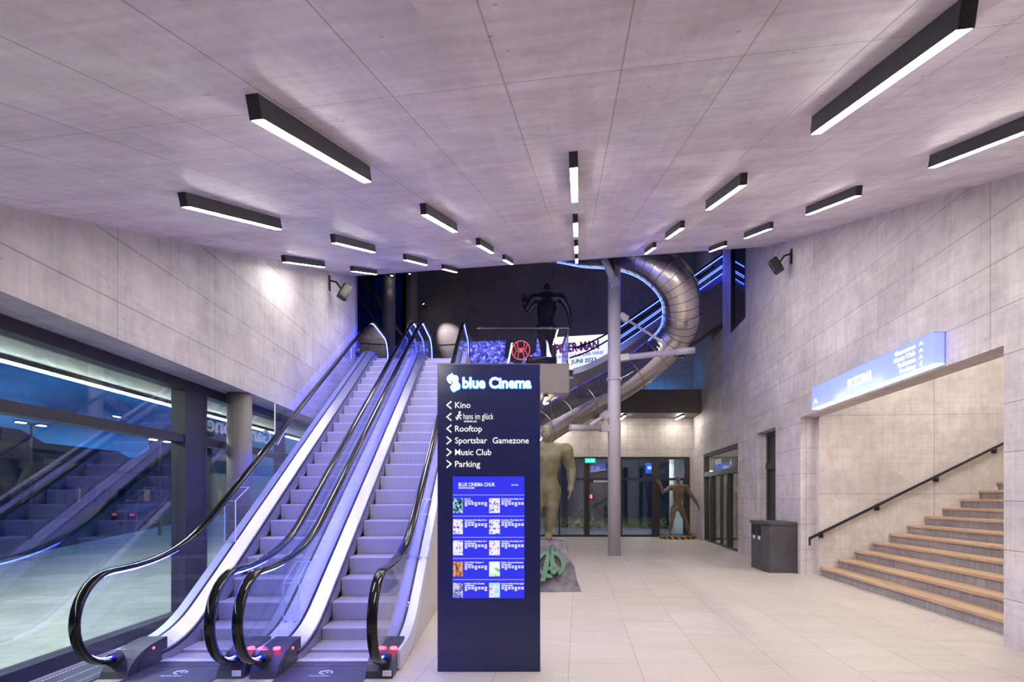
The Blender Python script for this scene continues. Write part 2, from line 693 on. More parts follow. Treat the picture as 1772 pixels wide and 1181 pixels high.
# sloping ceiling
mb = MB()
cu = V((.1055, .949, .3116))
cv = V((-.9939, .1105, 0))
pts = [(x, y, ceil_z(x, y)) for x, y in ((-5.2, -1.6), (9.6, -1.6), (9.6, EDGE), (-5.2, EDGE))]
mb.prism(pts, (0, 0, .9), cu, cv)
struct(mb.done('ceiling', 'ceil'), 'sloping board-marked concrete ceiling')

# right wall in pieces around its openings
mb = MB()


def rpoly(yz, th=.37):
    mb.prism([RW(y) + V((0, 0, z)) for y, z in yz], ROUT * th, RDIR, (0, 0, 1))


def ct(y):
    p = RW(y)
    return ceil_z(p.x, p.y) + .3


rpoly([(-1.6, 0), (6.71, 0), (6.71, ct(6.71)), (-1.6, ct(-1.6))])
rpoly([(6.71, 3.39), (12.85, 3.39), (12.85, ct(12.85)), (6.71, ct(6.71))])
rpoly([(12.85, 0), (14.46, 0), (14.46, ct(14.46)), (12.85, ct(12.85))])
rpoly([(14.46, 3.38), (15.95, 3.38), (15.95, TOP), (EDGE, TOP), (EDGE, ct(EDGE)), (14.46, ct(14.46))])
rpoly([(15.95, 0), (17.05, 0), (17.05, TOP), (15.95, TOP)])
rpoly([(17.05, 0), (17.86, 0), (17.86, 6.83), (17.05, 6.83)])
rpoly([(17.86, 3.3), (18.67, 3.3), (18.67, 6.83), (17.86, 6.83)])
rpoly([(17.05, 10.9), (18.67, 10.9), (18.67, TOP), (17.05, TOP)])
rpoly([(18.67, 3.3), (19.79, 3.3), (19.79, TOP), (18.67, TOP)])
rpoly([(19.79, 3.3), (21.5, 3.3), (21.5, 7.3), (19.79, 7.3)])
rpoly([(19.79, 11.6), (21.5, 11.6), (21.5, TOP), (19.79, TOP)])
rpoly([(21.5, 3.3), (22.8, 3.3), (22.8, TOP), (21.5, TOP)])
rpoly([(22.8, 0), (BACK + .3, 0), (BACK + .3, TOP), (22.8, TOP)])
struct(mb.done('wall_right', 'wall'), 'fair-faced concrete wall with the stair opening')

# dark pocket behind the upper opening of the right wall
mb = MB()
a, b = RW(19.6, -.37), RW(21.7, -.37)
for q in ([a + V((0, 0, 7.2)), b + V((0, 0, 7.2)), b + V((0, 0, 11.7)), a + V((0, 0, 11.7))],):
    mb.prism([p + ROUT * 1.6 for p in q], ROUT * .1)
mb.prism([a + V((0, 0, 7.2)), a + ROUT * 1.6 + V((0, 0, 7.2)), b + ROUT * 1.6 + V((0, 0, 7.2)), b + V((0, 0, 7.2))], (0, 0, .1))
mb.prism([a + V((0, 0, 11.6)), a + ROUT * 1.6 + V((0, 0, 11.6)), b + ROUT * 1.6 + V((0, 0, 11.6)), b + V((0, 0, 11.6))], (0, 0, .1))
for q in (a, b):
    mb.prism([q + V((0, 0, 7.2)), q + ROUT * 1.6 + V((0, 0, 7.2)), q + ROUT * 1.6 + V((0, 0, 11.7)), q + V((0, 0, 11.7))], RDIR * (.1 if q is b else -.1))
struct(mb.done('wall_pocket', 'dark_wall'))

# dark framed glass panel high in the right wall
wf = MB()
e = empty('window_4', RW(17.86), RANG)
struct(e, 'tall dark glass panel in a black frame high in the right wall')
wf.box((-.81, -.06, 6.83), (.81, .012, 6.91)).box((-.81, -.06, 6.83), (-.74, .012, 10.9)).box((.74, -.06, 6.83), (.81, .012, 10.9)).box((-.81, -.06, 10.82), (.81, .012, 10.9))
wf.done('window_frame', 'black', e)
MB().box((-.74, -.10, 6.91), (.74, -.05, 10.82)).done('pane', 'mirror', e)

# left wall: deep concrete beam over the glazing
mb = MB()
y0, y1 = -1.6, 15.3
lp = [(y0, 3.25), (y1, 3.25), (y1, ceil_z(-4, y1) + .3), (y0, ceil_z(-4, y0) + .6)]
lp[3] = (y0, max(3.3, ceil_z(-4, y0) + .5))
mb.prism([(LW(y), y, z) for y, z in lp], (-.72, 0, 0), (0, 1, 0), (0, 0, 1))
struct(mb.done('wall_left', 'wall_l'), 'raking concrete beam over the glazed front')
mb = MB()
mb.prism([(LW(15.3) - .0, 15.3, 5.45), (LW(15.3) - .72, 15.3, 5.45), (-8.6, 15.3, 5.45), (-8.6, 15.3, TOP), (LW(15.3), 15.3, TOP), (LW(15.3), 15.3, 8.2)], (0, .2, 0), (1, 0, 0), (0, 0, 1))
struct(mb.done('wall_end', 'dark_wall'))

# wall behind the camera
mb = MB()
mb.prism([(-5.2, -1.6, 0), (5.2, -1.6, 0), (5.2, -1.6, 3.4), (-5.2, -1.6, 3.4)], (0, -.2, 0), (1, 0, 0), (0, 0, 1))
struct(mb.done('wall_front', 'wall'))

# back wall under and above the gallery
mb = MB()


def bpoly(x0, x1, z0, z1):
    mb.prism([(x0, BACK, z0), (x1, BACK, z0), (x1, BACK, z1), (x0, BACK, z1)], (0, .3, 0), (1, 0, 0), (0, 0, 1))


bpoly(-4.6, 7.9, 3.34, TOP)
bpoly(7.42, 7.9, 0, 3.34)
bpoly(-4.6, -1.2, 0, 3.34)
struct(mb.done('wall_back', 'back'), 'concrete back wall over the glazed doors')

# upper hall enclosure
mb = MB()
mb.box((-8.6, EDGE, TOP), (9.9, BACK + .3, TOP + .2))
struct(mb.done('ceiling_upper', 'dark_wall'))
mb = MB()
mb.box((-8.6, EDGE + .02, 8.35), (9.9, EDGE + .25, TOP))
struct(mb.done('wall_upper', 'dark_wall'))
mb = MB()
mb.box((-8.8, 15.3, 5.0), (-8.6, BACK + .3, TOP))
struct(mb.done('wall_upper_left', 'dark_wall'))
# dark hanging volume of the auditorium
mb = MB()
da, db = V((-3.9, 24.49, 0)), V((5.9, 22.36, 0))
dd = (db - da).normalized()
mb.prism([da + V((0, 0, 7.9)), db + V((0, 0, 7.9)), db + V((0, 0, TOP)), da + V((0, 0, TOP))], (.05, .25, 0), dd, (0, 0, 1))
mb.prism([da + V((0, .03, 5.45)), V((1.6, 23.33, 5.45)), V((1.6, 23.33, 7.9)), da + V((0, .03, 7.9))], (.05, .25, 0), dd, (0, 0, 1))
struct(mb.done('wall_auditorium', 'dark_wall'), 'dark concrete wall of the hall upstairs')

# gallery floor slabs
mb = MB()
mb.box((-8.6, 18.62, 4.62), (-1.03, BACK, 5.45))
mb.box((-1.03, 16.8, 4.62), (1.62, BACK, 5.45))
mb.box((1.62, 19.0, 4.62), (2.1, BACK, 5.45))
struct(mb.done('floor_upper', 'fascia'), 'upper gallery slab with a pale grey front')
mb = MB()
mb.prism([(2.1, 23.22, 4.94), RW(23.22) + V((-.004, 0, 4.94)), RW(BACK) + V((-.004, 0, 4.94)), (2.1, BACK, 4.94)], (0, 0, .5))
mb.prism([(2.1, 23.1, 4.94), RW(23.1) + V((-.004, 0, 4.94)), RW(23.1) + V((-.004, 0, 5.86)), (2.1, 23.1, 5.86)], (0, .12, 0))
struct(mb.done('trim_1', 'fascia_dark'), 'dark solid parapet of the rear gallery')

# ------------------------------------------------------------------ left glazing
WX = -4.47


def window(name, ya, yb, label, mull_b=.08, start=True):
    e = empty(name, (WX, ya, 0))
    struct(e, label)
    L = yb - ya
    f = MB()
    f.box((-.09, 0, 0), (.09, L, .14)).box((-.09, 0, 3.12), (.09, L, 3.25)).box((-.07, 0, 2.41), (.08, L, 2.52))
    f.box((-.09, L - mull_b, .14), (.10, L, 3.12))
    if start:
        f.box((-.09, 0, .14), (.10, .07, 3.12))
    f.done('window_frame', 'frame_cool', e)
    a = .07 if start else 0
    for z0, z1 in ((.14, 2.41), (2.52, 3.12)):
        MB().box((-.006, a, z0), (.006, L - mull_b, z1)).done('pane', 'window', e)


window('window_1', -1.5, 8.02, 'large dark framed pane with a high transom by the escalator')
window('window_2', 8.44, 11.45, 'dark framed pane behind the round concrete column')
window('window_3', 11.45, 15.2, 'dark framed pane rising behind the left escalator', .1, False)
mb = MB()
mb.box((WX - .1, 8.02, 0), (WX + .095, 8.44, 3.25))
struct(mb.done('trim_2', 'frame_cool'), 'broad dark pier between the panes')
mb = MB()
mb.box((-4.62, 15.2, 0), (-4.4, 24.9, 5.0))
struct(mb.done('wall_left_rear', 'dark_wall'))

mb = MB()
mb.tube([(-4.16, 9.06, 0), (-4.16, 9.06, 3.25)], .178, 40, caps=True)
tag(mb.done('concrete_column', 'riser'), 'round concrete column in front of the left glazing', 'column')

# floor grate beside the left glazing
ge = thing('floor_grate', 'grey metal floor grate with dotted rows at the left window', 'grate', (-4.05, 3.4, 0))
MB().box((-.24, 0, 0), (.24, 2.9, .012)).done('plate', 'plate', ge)
for k in range(3):
    d = MB()
    for i in range(70):
        d.box((-.2 + k * .17, .03 + i * .041, .012), (-.188 + k * .17, .05 + i * .041, .018))
    d.done('dot_row', 'sticker', ge)['kind'] = 'stuff'

# ------------------------------------------------------------------ street outside the left glazing
mb = MB()
mb.prism([(-4.62, -30, -.03), (-4.62, 60, -.03), (-29, 60, -.03), (-21.5, 38, -.03), (-13.8, 16, -.03), (-4.8, -9.5, -.03), (-4.8, -30, -.03)], (0, 0, -.2), (0, 1, 0), (1, 0, 0))
struct(mb.done('ground_paving', 'paving'), 'pale paving outside the glazed front')
mb = MB()
mb.box((-140, -60, -.5), (-4.7, 140, -.06))
struct(mb.done('ground_road', 'asphalt'))
cn = MB()
cn.box((-6.75, -12, 3.52), (-4.57, 24, 3.72))
struct(cn.done('ceiling_canopy', 'soffit'), 'pale canopy soffit outside the glazing')
ll = thing('canopy_light', 'long white light line along the canopy edge outside', 'light', (-6.6, -10, 3.45))
MB().box((-.05, 0, 0), (.05, 33, .07)).done('housing', 'housing', ll)
MB().box((-.04, .02, -.02), (.04, 32.98, 0)).done('diffuser', emit('canopy_lamp', (.97, 1, .93, 1), 125), ll)

hl = MB()
for k, (hx, hy, w, h) in enumerate(((-150, 90, 110, 22), (-160, 10, 90, 20), (-120, 190, 120, 24))):
    n = 26
    rows = []
    for i in range(n + 1):
        tt = i / n
        zz = h * sin(pi * tt) ** .8 * (.8 + .2 * sin(7 * tt + k) + .06 * sin(23 * tt))
        rows.append((hx, hy - w / 2 + w * tt, zz, 14 * sin(pi * tt) + 1))
    for i in range(n):
        a, b = rows[i], rows[i + 1]
        hl.face([(a[0] + a[3], a[1], -.2), (b[0] + b[3], b[1], -.2), (b[0], b[1], b[2]), (a[0], a[1], a[2])], smooth=True)
        hl.face([(a[0], a[1], a[2]), (b[0], b[1], b[2]), (b[0] - b[3], b[1], -.2), (a[0] - a[3], a[1], -.2)], smooth=True)
struct(hl.done('hills', 'hill'), 'dark mountains behind the street')


def building(x, y, w, d, h, label, wins=True, rows=3):
    e = thing('street_building', label, 'building', (x, y, -.06), 0, 'buildings across the street')
    MB().box((-d, 0, 0), (0, w, h)).done('wall', 'facade', e)
    MB().prism([(-d - .3, 0, h), (.3, 0, h), (-d / 2, 0, h + d * .3)], (0, w, 0)).done('roof', 'hill', e)
    if wins:
        n = int(w / 2.2)
        for r in range(rows):
            for i in range(n):
                o = MB().box((0, .7 + i * 2.2, 1.2 + r * 2.8), (.06, 1.7 + i * 2.2, 2.6 + r * 2.8)).done('window', 'facade_w' if (i * 7 + r * 3) % 5 == 0 else 'frame_cool', e)


building(-38, 30, 22, 10, 4.6, 'long dark gabled house across the street, seen at far left', rows=1)
building(-42, 56, 14, 9, 4.4, 'lower dark house across the street beside the dormer house', rows=1)
building(-36, 72, 8, 8, 9.0, 'tall dark corner house with a steep roof across the street', rows=3)


def street_lamp(x, y, h, label, arms):
    e = thing('street_lamp', label, 'street lamp', (x, y, -.06), 0, 'street lamps outside')
    MB().tube([(0, 0, 0), (0, 0, h)], [.07, .045], 10).done('pole', 'frame_cool', e)
    for a in arms:
        hd = MB().tube([(0, 0, h), (0, a * .55, h + .06)], .03, 8).box((-.1, a * .5 - .22, h + .03), (.1, a * .5 + .22, h + .09)).done('lamp_head', 'frame_cool', e)
        MB().box((-.08, a * .5 - .18, h + .0), (.08, a * .5 + .18, h + .03)).done('lens', 'street', hd)


street_lamp(-19.2, 23.7, 4.62, 'double-headed street lamp glowing outside at far left', (-1, 1))
street_lamp(-15.6, 26.3, 4.2, 'double-headed street lamp seen near the dark window pier', (-1, 1))

ce = thing('parked_car', 'dark parked car on the road outside the left window', 'car', (-22.5, 37, -.06), radians(80))
bd = MB()
prof = [(-2.1, .3), (-2.1, .75), (-1.95, .85), (-1.2, .92), (-.6, 1.38), (.9, 1.4), (1.6, .95), (2.1, .85), (2.15, .3)]
bd.prism([(x, -.85, z) for x, z in prof], (0, 1.7, 0))
bd.done('body', 'carpaint', ce)
gw = MB()
gw.prism([(x, -.86, z) for x, z in ((-1.1, .93), (-.55, 1.32), (.85, 1.33), (1.45, .95))], (0, 1.72, 0))
gw.done('side_window', 'frame_cool', ce)
for x in (-1.3, 1.35):
    for y in (-.82, .62):
        MB().tube([(x, y, .32), (x, y + .2, .32)], .32, 16).done('wheel', 'tyre', ce)
for y in (-.6, .6):
    MB().box((-2.13, y - .15, .62), (-2.09, y + .15, .74)).done('tail_light', emit('tail_lamp', (1, .06, .04, 1), .8), ce)

# mirrored lettering on the outer side of pane two
gz = MB()
# read from outside (looking towards +x) the words run towards -y
fm = frame_m((WX - .03, 11.1, 2.66), (0, -1, 0), (0, 0, 1))
text_bm(gz, 'Gamezone', fm, 0, 0, 2.35, .24, .01, .02)
tag(gz.done('glass_lettering', 'frost'), 'pale Gamezone lettering on the window, read mirrored from inside', 'lettering')

# ------------------------------------------------------------------ ceiling light bars
cn_n = V((-.0717, -.3204, 1)).normalized()
cn_d = V((.111, 1, .3204 + .0717 * .111)).normalized()
cn_s = cn_d.cross(cn_n)
LM = Matrix(((cn_s.x, cn_d.x, cn_n.x), (cn_s.y, cn_d.y, cn_n.y), (cn_s.z, cn_d.z, cn_n.z)))
LEN = 1.535
proto = None
ROWS = [('first row, along the left wall', -4.6, [9.25, 12.05], 2),
        ('second row from the left', -3.04, [4.55, 7.35, 10.4, 13.35], 4),
        ('third row from the left', -1.494, [2.72, 5.72, 8.85, 11.95], 4),
        ('middle row above the signboard', -.033, [4.17, 7.12, 10.1, 13.1], 4),
        ('row just right of the middle', 1.50, [2.27, 5.36, 8.5, 11.6], 4),
        ('rightmost row towards the stairs', 3.10, [3.72, 6.53, 9.5, 12.45], 4)]
ORD = {2: ['the nearer', 'the farther'], 4: ['nearest', 'second nearest', 'third nearest', 'farthest']}
for rname, x0, ys, n in ROWS:
    for k, y in enumerate(ys):
        x = x0 + .111 * y
        loc = V((x, y, ceil_z(x, y)))
        lab = f'black ceiling light bar, {ORD[n][k]} of the {rname}'
        if proto is None:
            proto = thing('ceiling_light', lab, 'ceiling light', loc, 0, 'linear ceiling lights', LM.to_euler())
            h = MB()
            h.box((-.03, 0, -.10), (.03, LEN, .004))
            h.done('housing', 'housing', proto)
            for yy in (0, LEN):
                MB().box((-.031, yy - .004, -.103), (.031, yy + .004, .003)).done('end_cap', 'black', proto)
            MB().box((-.0265, .006, -.1035), (.0265, LEN - .006, -.0995)).done('diffuser', 'lamp', proto)
        else:
            dup(proto, loc, lab)

# ------------------------------------------------------------------ escalators
Y0, Y1, TAN, ZT = 6.504, 15.94, .5774, 5.45
TH = .0122


def prof_z(y, t=.42):
    if y <= Y0 - t:
        return 0.
    if y < Y0 + t:
        return TAN * (y - Y0 + t) ** 2 / (4 * t)
    if y <= Y1 - t:
        return TAN * (y - Y0)
    if y < Y1 + t:
        return ZT - TAN * (Y1 + t - y) ** 2 / (4 * t)
    return ZT


def frange(a, b, n):
    return [a + (b - a) * i / n for i in range(n + 1)]


def sweep(mb, sec, ys, floor=None):
    rings = []
    for y in ys:
        z = prof_z(y)
        rings.append([(x, y - 5.45, (0.002 if q is None else z + q)) for x, q in sec])
    mb.rings(rings, smooth=False)


NC = 5.50
TC = 18.0


def ramp01(v):
    v = max(0., min(1., v))
    return v * v * (3 - 2 * v)


def rail_h(y):
    """handrail height over the step line: higher over the two level landings"""
    return .93 + .07 * (1 - ramp01((y - 5.8) / 1.5)) + .12 * ramp01((y - 15.2) / 1.2)


def rail_z(y):
    return prof_z(y, .85) + rail_h(y)


def rail_path(inset=0.):
    p = []
    b = (1.0 - .165) / 2
    for i in range(19):
        a = -pi / 2 - pi * i / 18
        p.append((NC + (.48 - inset) * cos(a), .165 + b + (b - inset) * sin(a)))
    for y in frange(NC + .12, TC - .12, 62):
        p.append((y, rail_z(y) - inset))
    b = (1.05 - .165) / 2
    for i in range(19):
        a = pi / 2 - pi * i / 18
        p.append((TC + (.48 - inset) * cos(a), ZT + .165 + b + (b - inset) * sin(a)))
    return p


def rail_sweep(mb, x, w, h, path):
    n = len(path)
    sec = []
    for i in range(12):
        a = 2 * pi * i / 12
        sec.append((w / 2 * (abs(cos(a)) ** .5) * (1 if cos(a) >= 0 else -1), h / 2 * (abs(sin(a)) ** .6) * (1 if sin(a) >= 0 else -1)))
    rings = []
    for i, (y, z) in enumerate(path):
        y2, z2 = path[min(i + 1, n - 1)]
        y1, z1 = path[max(i - 1, 0)]
        t = V((y2 - y1, z2 - z1)).normalized()
        nn = V((-t.y, t.x))
        rings.append([(x + a, y - 5.45 + nn.x * b, z + nn.y * b) for a, b in sec])
    mb.rings(rings)


def escalator(xc, label, lights):
    e = thing('escalator', label, 'escalator', (xc - .0122 * 5.45, 5.45, 0), TH, 'escalators to the upper hall')
    # steps
    st = MB()
    st.prism([(-.40, 0, 0), (-.40, .41, 0), (-.40, .41, -.05), (-.40, .02, -.24), (-.40, .012, -.2)], (.80, 0, 0))
    step0 = st.done('step', 'step', e)
    ed = MB().box((-.40, -.001, -.016), (.40, .02, .0015)).done('step_edge', 'edge', step0)
    first = True
    for n in range(-5, 21):
        y = 8.0 + .4 * n
        if first:
            s, first = step0, False
        else:
            s = step0.copy()
            COL.objects.link(s)
            ee = ed.copy()
            COL.objects.link(ee)
            ee.parent = s
        s.location = (0, y - 5.45, prof_z(y) + .002)
    ys = frange(5.72, 17.6, 84)
    for sg, nm in ((-1, 'left'), (1, 'right')):
        X = lambda sec: [(sg * a, q) for a, q in sec]
        m = MB()
        sweep(m, X([(.405, -.13), (.405, .12), (.418, .12), (.418, -.13)]), frange(6.02, 16.6, 70))
        m.done('skirt_panel', 'skirt_panel', e)
        m = MB()
        sweep(m, X([(.395, .085), (.395, .112), (.406, .112), (.406, .085)]), frange(6.02, 16.6, 70))
        m.done('skirt_brush', 'skirt', e)
        m = MB()
        sweep(m, X([(.418, .02), (.418, .125), (.550, .205), (.550, .02)]), ys)
        m.done('inner_deck', 'deck', e)
        m = MB()
        sweep(m, X([(.584, .02), (.584, .205), (.686, .205), (.686, .02)]), ys)
        m.done('outer_deck', 'outer_deck', e)
        m = MB()
        sweep(m, X([(.550, .02), (.550, .195), (.584, .195), (.584, .02)]), ys)
        m.done('glass_channel', 'skirt', e)
        m = MB()
        rings = [[(sg * .672, y - 5.45, .002), (sg * .672, y - 5.45, prof_z(y) + .02), (sg * .686, y - 5.45, prof_z(y) + .02), (sg * .686, y - 5.45, .002)] for y in ys]
        m.rings(rings, smooth=False)
        m.done('side_cladding', 'clad', e)
        # pedestal that swallows the handrail
        pr = [(5.46, .0), (5.485, .06), (5.53, .11), (5.60, .155), (5.70, .195), (5.82, .222), (6.0, .238), (6.12, .24), (6.12, 0)]
        m = MB()
        m.prism([(sg * .408, y - 5.45, z) for y, z in pr], (sg * .250, 0, 0))
        ped = m.done('pedestal', 'pedestal', e)
        m = MB()
        pr2 = [(5.60, 0.0), (5.64, .11), (5.75, .19), (5.95, .235), (6.10, .245), (6.10, .225), (5.97, .215), (5.78, .165), (5.68, .09), (5.65, 0)]
        m.prism([(sg * .410, y - 5.45, z) for y, z in pr2], (-sg * .006, 0, 0))
        m.done('side_cover', 'black', ped)
        m = MB()
        m.tube([(sg * .567, NC - .01 - 5.45, .165), (sg * .567, NC + .1 - 5.45, .165)], .06, 16)
        m.done('rail_inlet', 'black', ped)
        for dx, kind in lights.get(nm, ()):
            if kind == 'lamp':
                m = MB()
                m.disc((sg * .567 + dx, .26, .216), (0, -.12, 1), .034, .012, 20)
                m.done('signal_light', 'red', ped)
            elif kind == 'dot':
                m = MB()
                m.disc((sg * .405, .42, .185), (-sg, 0, 0), .012, .01, 12)
                m.done('signal_light', 'red', ped)
            elif kind == 'label':
                m = MB()
                m.box((sg * .567 + dx - .04, .004, .025), (sg * .567 + dx + .04, .016, .075))
                m.done('sticker', 'sticker', ped)
        # upper end pedestal
        m = MB()
        m.prism([(sg * .408, y, ZT + z) for y, z in ((11.9, 0), (11.9, .22), (12.3, .21), (12.48, .14), (12.52, 0))], (sg * .276, 0, 0))
        m.done('pedestal', 'pedestal', e)
        # handrail, light strip and glass
        m = MB()
        rail_sweep(m, sg * .567, .092, .046, rail_path())
        m.done('handrail', 'rubber', e)
        m = MB()
        rail_sweep(m, sg * .567, .012, .010, rail_path(.034))
        m.done('led_strip', 'led', e)
        gx = sg * .567
        cuts = [5.95] + [6.35 + 1.32 * i for i in range(8)] + [17.35]
        # front newel panel
        b = (1.0 - .165) / 2 - .02
        zc = .165 + b + .02
        pts = [(5.95, .20), (5.74, .215), (5.57, .165)] + [(NC + .46 * cos(-pi / 2 - pi * i / 14), zc + b * sin(-pi / 2 - pi * i / 14)) for i in range(1, 15)] + [(5.7, rail_z(5.7) - .02), (5.95, rail_z(5.95) - .02)]
        m = MB()
        m.prism([(gx - .005, y - 5.45, z) for y, z in pts], (.01, 0, 0))
        m.done('glass_panel', 'glass', e)
        b = (1.05 - .165) / 2 - .02
        zc = .165 + b + .02
        pts = [(17.35, ZT + .20), (17.35, ZT + 1.03), (17.7, ZT + 1.03)] + [(TC + .46 * cos(pi / 2 - pi * i / 14), ZT + zc + b * sin(pi / 2 - pi * i / 14)) for i in range(0, 14)] + [(TC - .05, ZT + .18)]
        m = MB()
        m.prism([(gx - .005, y - 5.45, z) for y, z in pts], (.01, 0, 0))
        m.done('glass_panel', 'glass', e)

        def lean(y):
            w = max(0, min(1, (y - 6.1) / .9)) * max(0, min(1, (17.0 - y) / .9))
            return .30 * w
        for a, c in zip(cuts[:-1], cuts[1:]):
            lo = frange(a + .004, c - .004, 8)
            pl = [(y, prof_z(y) + .195) for y in lo]
            up = frange(a + .004 - lean(a), c - .004 - lean(c), 8)
            pu = [(y, rail_z(y) - .02) for y in up]
            m = MB()
            rings = [[(gx - .005, p[0] - 5.45, p[1]), (gx + .005, p[0] - 5.45, p[1]), (gx + .005, q[0] - 5.45, q[1]), (gx - .005, q[0] - 5.45, q[1])] for p, q in zip(pl, pu)]
            m.rings(rings, smooth=False)
            m.done('glass_panel', 'glass', e)
    # landing plates and combs
    lp_ = MB().box((-.41, -1.15, .001), (.41, .55, .012)).done('landing_plate', 'plate', e)
    m = MB()
    pts = []
    for i in range(28):
        a = .5 + (2 * pi - 1.1) * i / 27
        pts.append((.0 + .06 * cos(a - pi / 2 + .5), .17 + .05 * sin(a - pi / 2 + .5), .0135))
    m.tube(pts, .007, 6)
    m.prism([(.0, .165, .0125), (.028, .15, .0125), (.012, .19, .0125)], (0, 0, .004))
    text_bm(m, 'Schindler', frame_m((-.13, .055, .012), (1, 0, 0), (0, 1, 0)), 0, 0, .2, .028, .002, .01)
    m.done('plate_mark', 'sticker', lp_)
    m = MB()
    m.box((-.41, .54, .006), (.41, .62, .02))
    for i in range(36):
        m.box((-.4 + i * .0225, .62, .006), (-.388 + i * .0225, .68, .016))
    m.done('comb', 'edge', e)
    for yy in (.30, .44):
        MB().box((-.405, yy, .012), (.405, yy + .006, .0135)).done('plate_joint', 'steel', e)
    MB().box((-.41, 11.1, ZT + .001), (.41, 12.9, ZT + .012)).done('landing_plate', 'plate', e)
    return e


escalator(-1.6925, 'right of the two moving stairways, next to the navy signboard', {'right': ((-.065, 'lamp'), (.055, 'lamp'), (.04, 'label')), 'left': ((.07, 'lamp'), (0, 'dot'))})
escalator(-3.0685, 'left of the two moving stairways, next to the glazed front', {'right': ((.06, 'lamp'), (.03, 'label')), 'left': ((0, 'dot'),)})


def barrier(x, y, label, w=.10, h=.55, tall=True):
    z = prof_z(y) + .205
    e = thing('clear_barrier', label, 'barrier', (x, y, z), TH, 'clear plastic barriers on the escalator decks')
    MB().box((-w, -.006, 0), (w, .006, h)).done('panel', 'acrylic', e)
    m = MB()
    m.box((-w - .006, -.008, 0), (-w, .008, h)).box((w, -.008, 0), (w + .006, .008, h)).box((-w - .006, -.008, h), (w + .006, .008, h + .007))
    m.done('edge_strip', 'acr_edge', e)
    f = MB()
    f.prism([(-w, 0, h), (w, 0, h), (w, .42, h + .19), (-w, .42, h + .19)], (0, 0, .008))
    f.done('flap', 'acrylic', e)
    m = MB()
    m.tube([(w, 0, h + .004), (w, .42, h + .194)], .005, 6)
    m.tube([(-w, 0, h + .004), (-w, .42, h + .194), (w, .42, h + .194)], .005, 6)
    m.done('flap_edge', 'acr_edge', e)
    for sx in (-.55, .55):
        m = MB()
        m.disc((sx * w, -.03, 0), (0, 0, 1), .018, .012, 12)
        m.done('fixing', 'steel', e)


barrier(-1.145, 7.7, 'clear plastic barrier on the right deck beside the signboard', .07)
barrier(-3.80, 8.0, 'clear plastic barrier on the left deck in front of the concrete column', .07)
barrier(-2.455, 6.6, 'clear plastic barrier between the two moving stairways near the floor', .085, .42)
gp = thing('hanging_guard', 'clear triangular guard hanging under the concrete beam by the handrail', 'guard', (-3.90, 9.75, 2.55))
MB().prism([(0, 0, 0), (0, .12, 0), (0, .95, .66), (0, 0, .66)], (.008, 0, 0)).done('panel', 'acrylic', gp)
MB().tube([(.004, 0, .66), (.004, 0, 0), (.004, .12, 0), (.004, .95, .66)], .009, 6).done('edge_strip', 'acr_edge', gp)

# ------------------------------------------------------------------ the navy signboard
TY, TX0, TX1, TZ = 5.684, -.714, .271, 2.947
tm = thing('signboard', 'tall navy signboard with lit lettering and a blue programme screen', 'sign', ((TX0 + TX1) / 2, TY + .09, 0))
hw = (TX1 - TX0) / 2
MB().box((-hw, -.09, 0.0), (hw, .09, TZ), bevel=.004).done('body', 'navy', tm)
MB().box((-hw - .003, -.085, TZ - .004), (hw + .003, .085, TZ + .012)).done('top_cap', 'dark_steel', tm)
PX = TY / 1027


def tp(px, py):
    return ((px - 886) * PX - (TX0 + TX1) / 2, 1.68 + (860 - py) * PX)


TF = frame_m((0, -.09, 0), (1, 0, 0), (0, 0, 1))


def ttext(name, s, px0, px1, pyb, caph, mat, depth=.004, bold=.012, parent=tm, z=0., shear=0.):
    m = MB()
    x, zz = tp(px0, pyb)
    f = TF @ Matrix.Translation((0, 0, z))
    text_bm(m, s, f, x, zz, (px1 - px0) * PX if px1 else None, caph * PX, depth, bold, shear=shear)
    return m.done(name, mat, parent)


# halo-lit heading
sd = ttext('heading_halo', 'blue Cinema', 800, 920, 672, 18, 'halo', .012, .05)
ttext('heading', 'blue Cinema', 801, 919, 671.6, 17.4, 'letter_hot', .006, .02, tm, .0125)
lg = [(773, 657), (775, 651), (780, 648), (783, 646), (785, 650), (790, 650), (794, 655), (793, 661), (797, 667), (796, 674), (790, 677), (785, 680), (781, 676), (779, 670), (783, 667), (777, 664)]
lg = [((-1 * a[0] + 9 * b[0] + 9 * c[0] - d[0]) / 16 if h else b[0], (-1 * a[1] + 9 * b[1] + 9 * c[1] - d[1]) / 16 if h else b[1])
      for i in range(len(lg)) for h in (0, 1) for a, b, c, d in [(lg[i - 1], lg[i], lg[(i + 1) % len(lg)], lg[(i + 2) % len(lg)])]]
m = MB()
m.prism([(*((tp(x, y)[0]), -.091), tp(x, y)[1]) for x, y in lg], (0, -.014, 0))
m.done('logo_halo', 'halo', tm)
cx, cy = 785, 663
m = MB()
m.prism([((tp(cx + (x - cx) * .9, cy + (y - cy) * .9)[0]), -.105, tp(cx + (x - cx) * .9, cy + (y - cy) * .9)[1]) for x, y in lg], (0, -.008, 0))
m.done('logo', 'letter_hot', tm)
m = MB()
for (x0_, y0_, x1_, y1_) in ((780, 660, 784, 663), (784, 663, 780, 667)):
    a_, b_ = tp(x0_, y0_), tp(x1_, y1_)
    m.tube([(a_[0], -.1135, a_[1]), (b_[0], -.1135, b_[1])], .005, 6)
m.done('logo_notch', 'navy', tm)


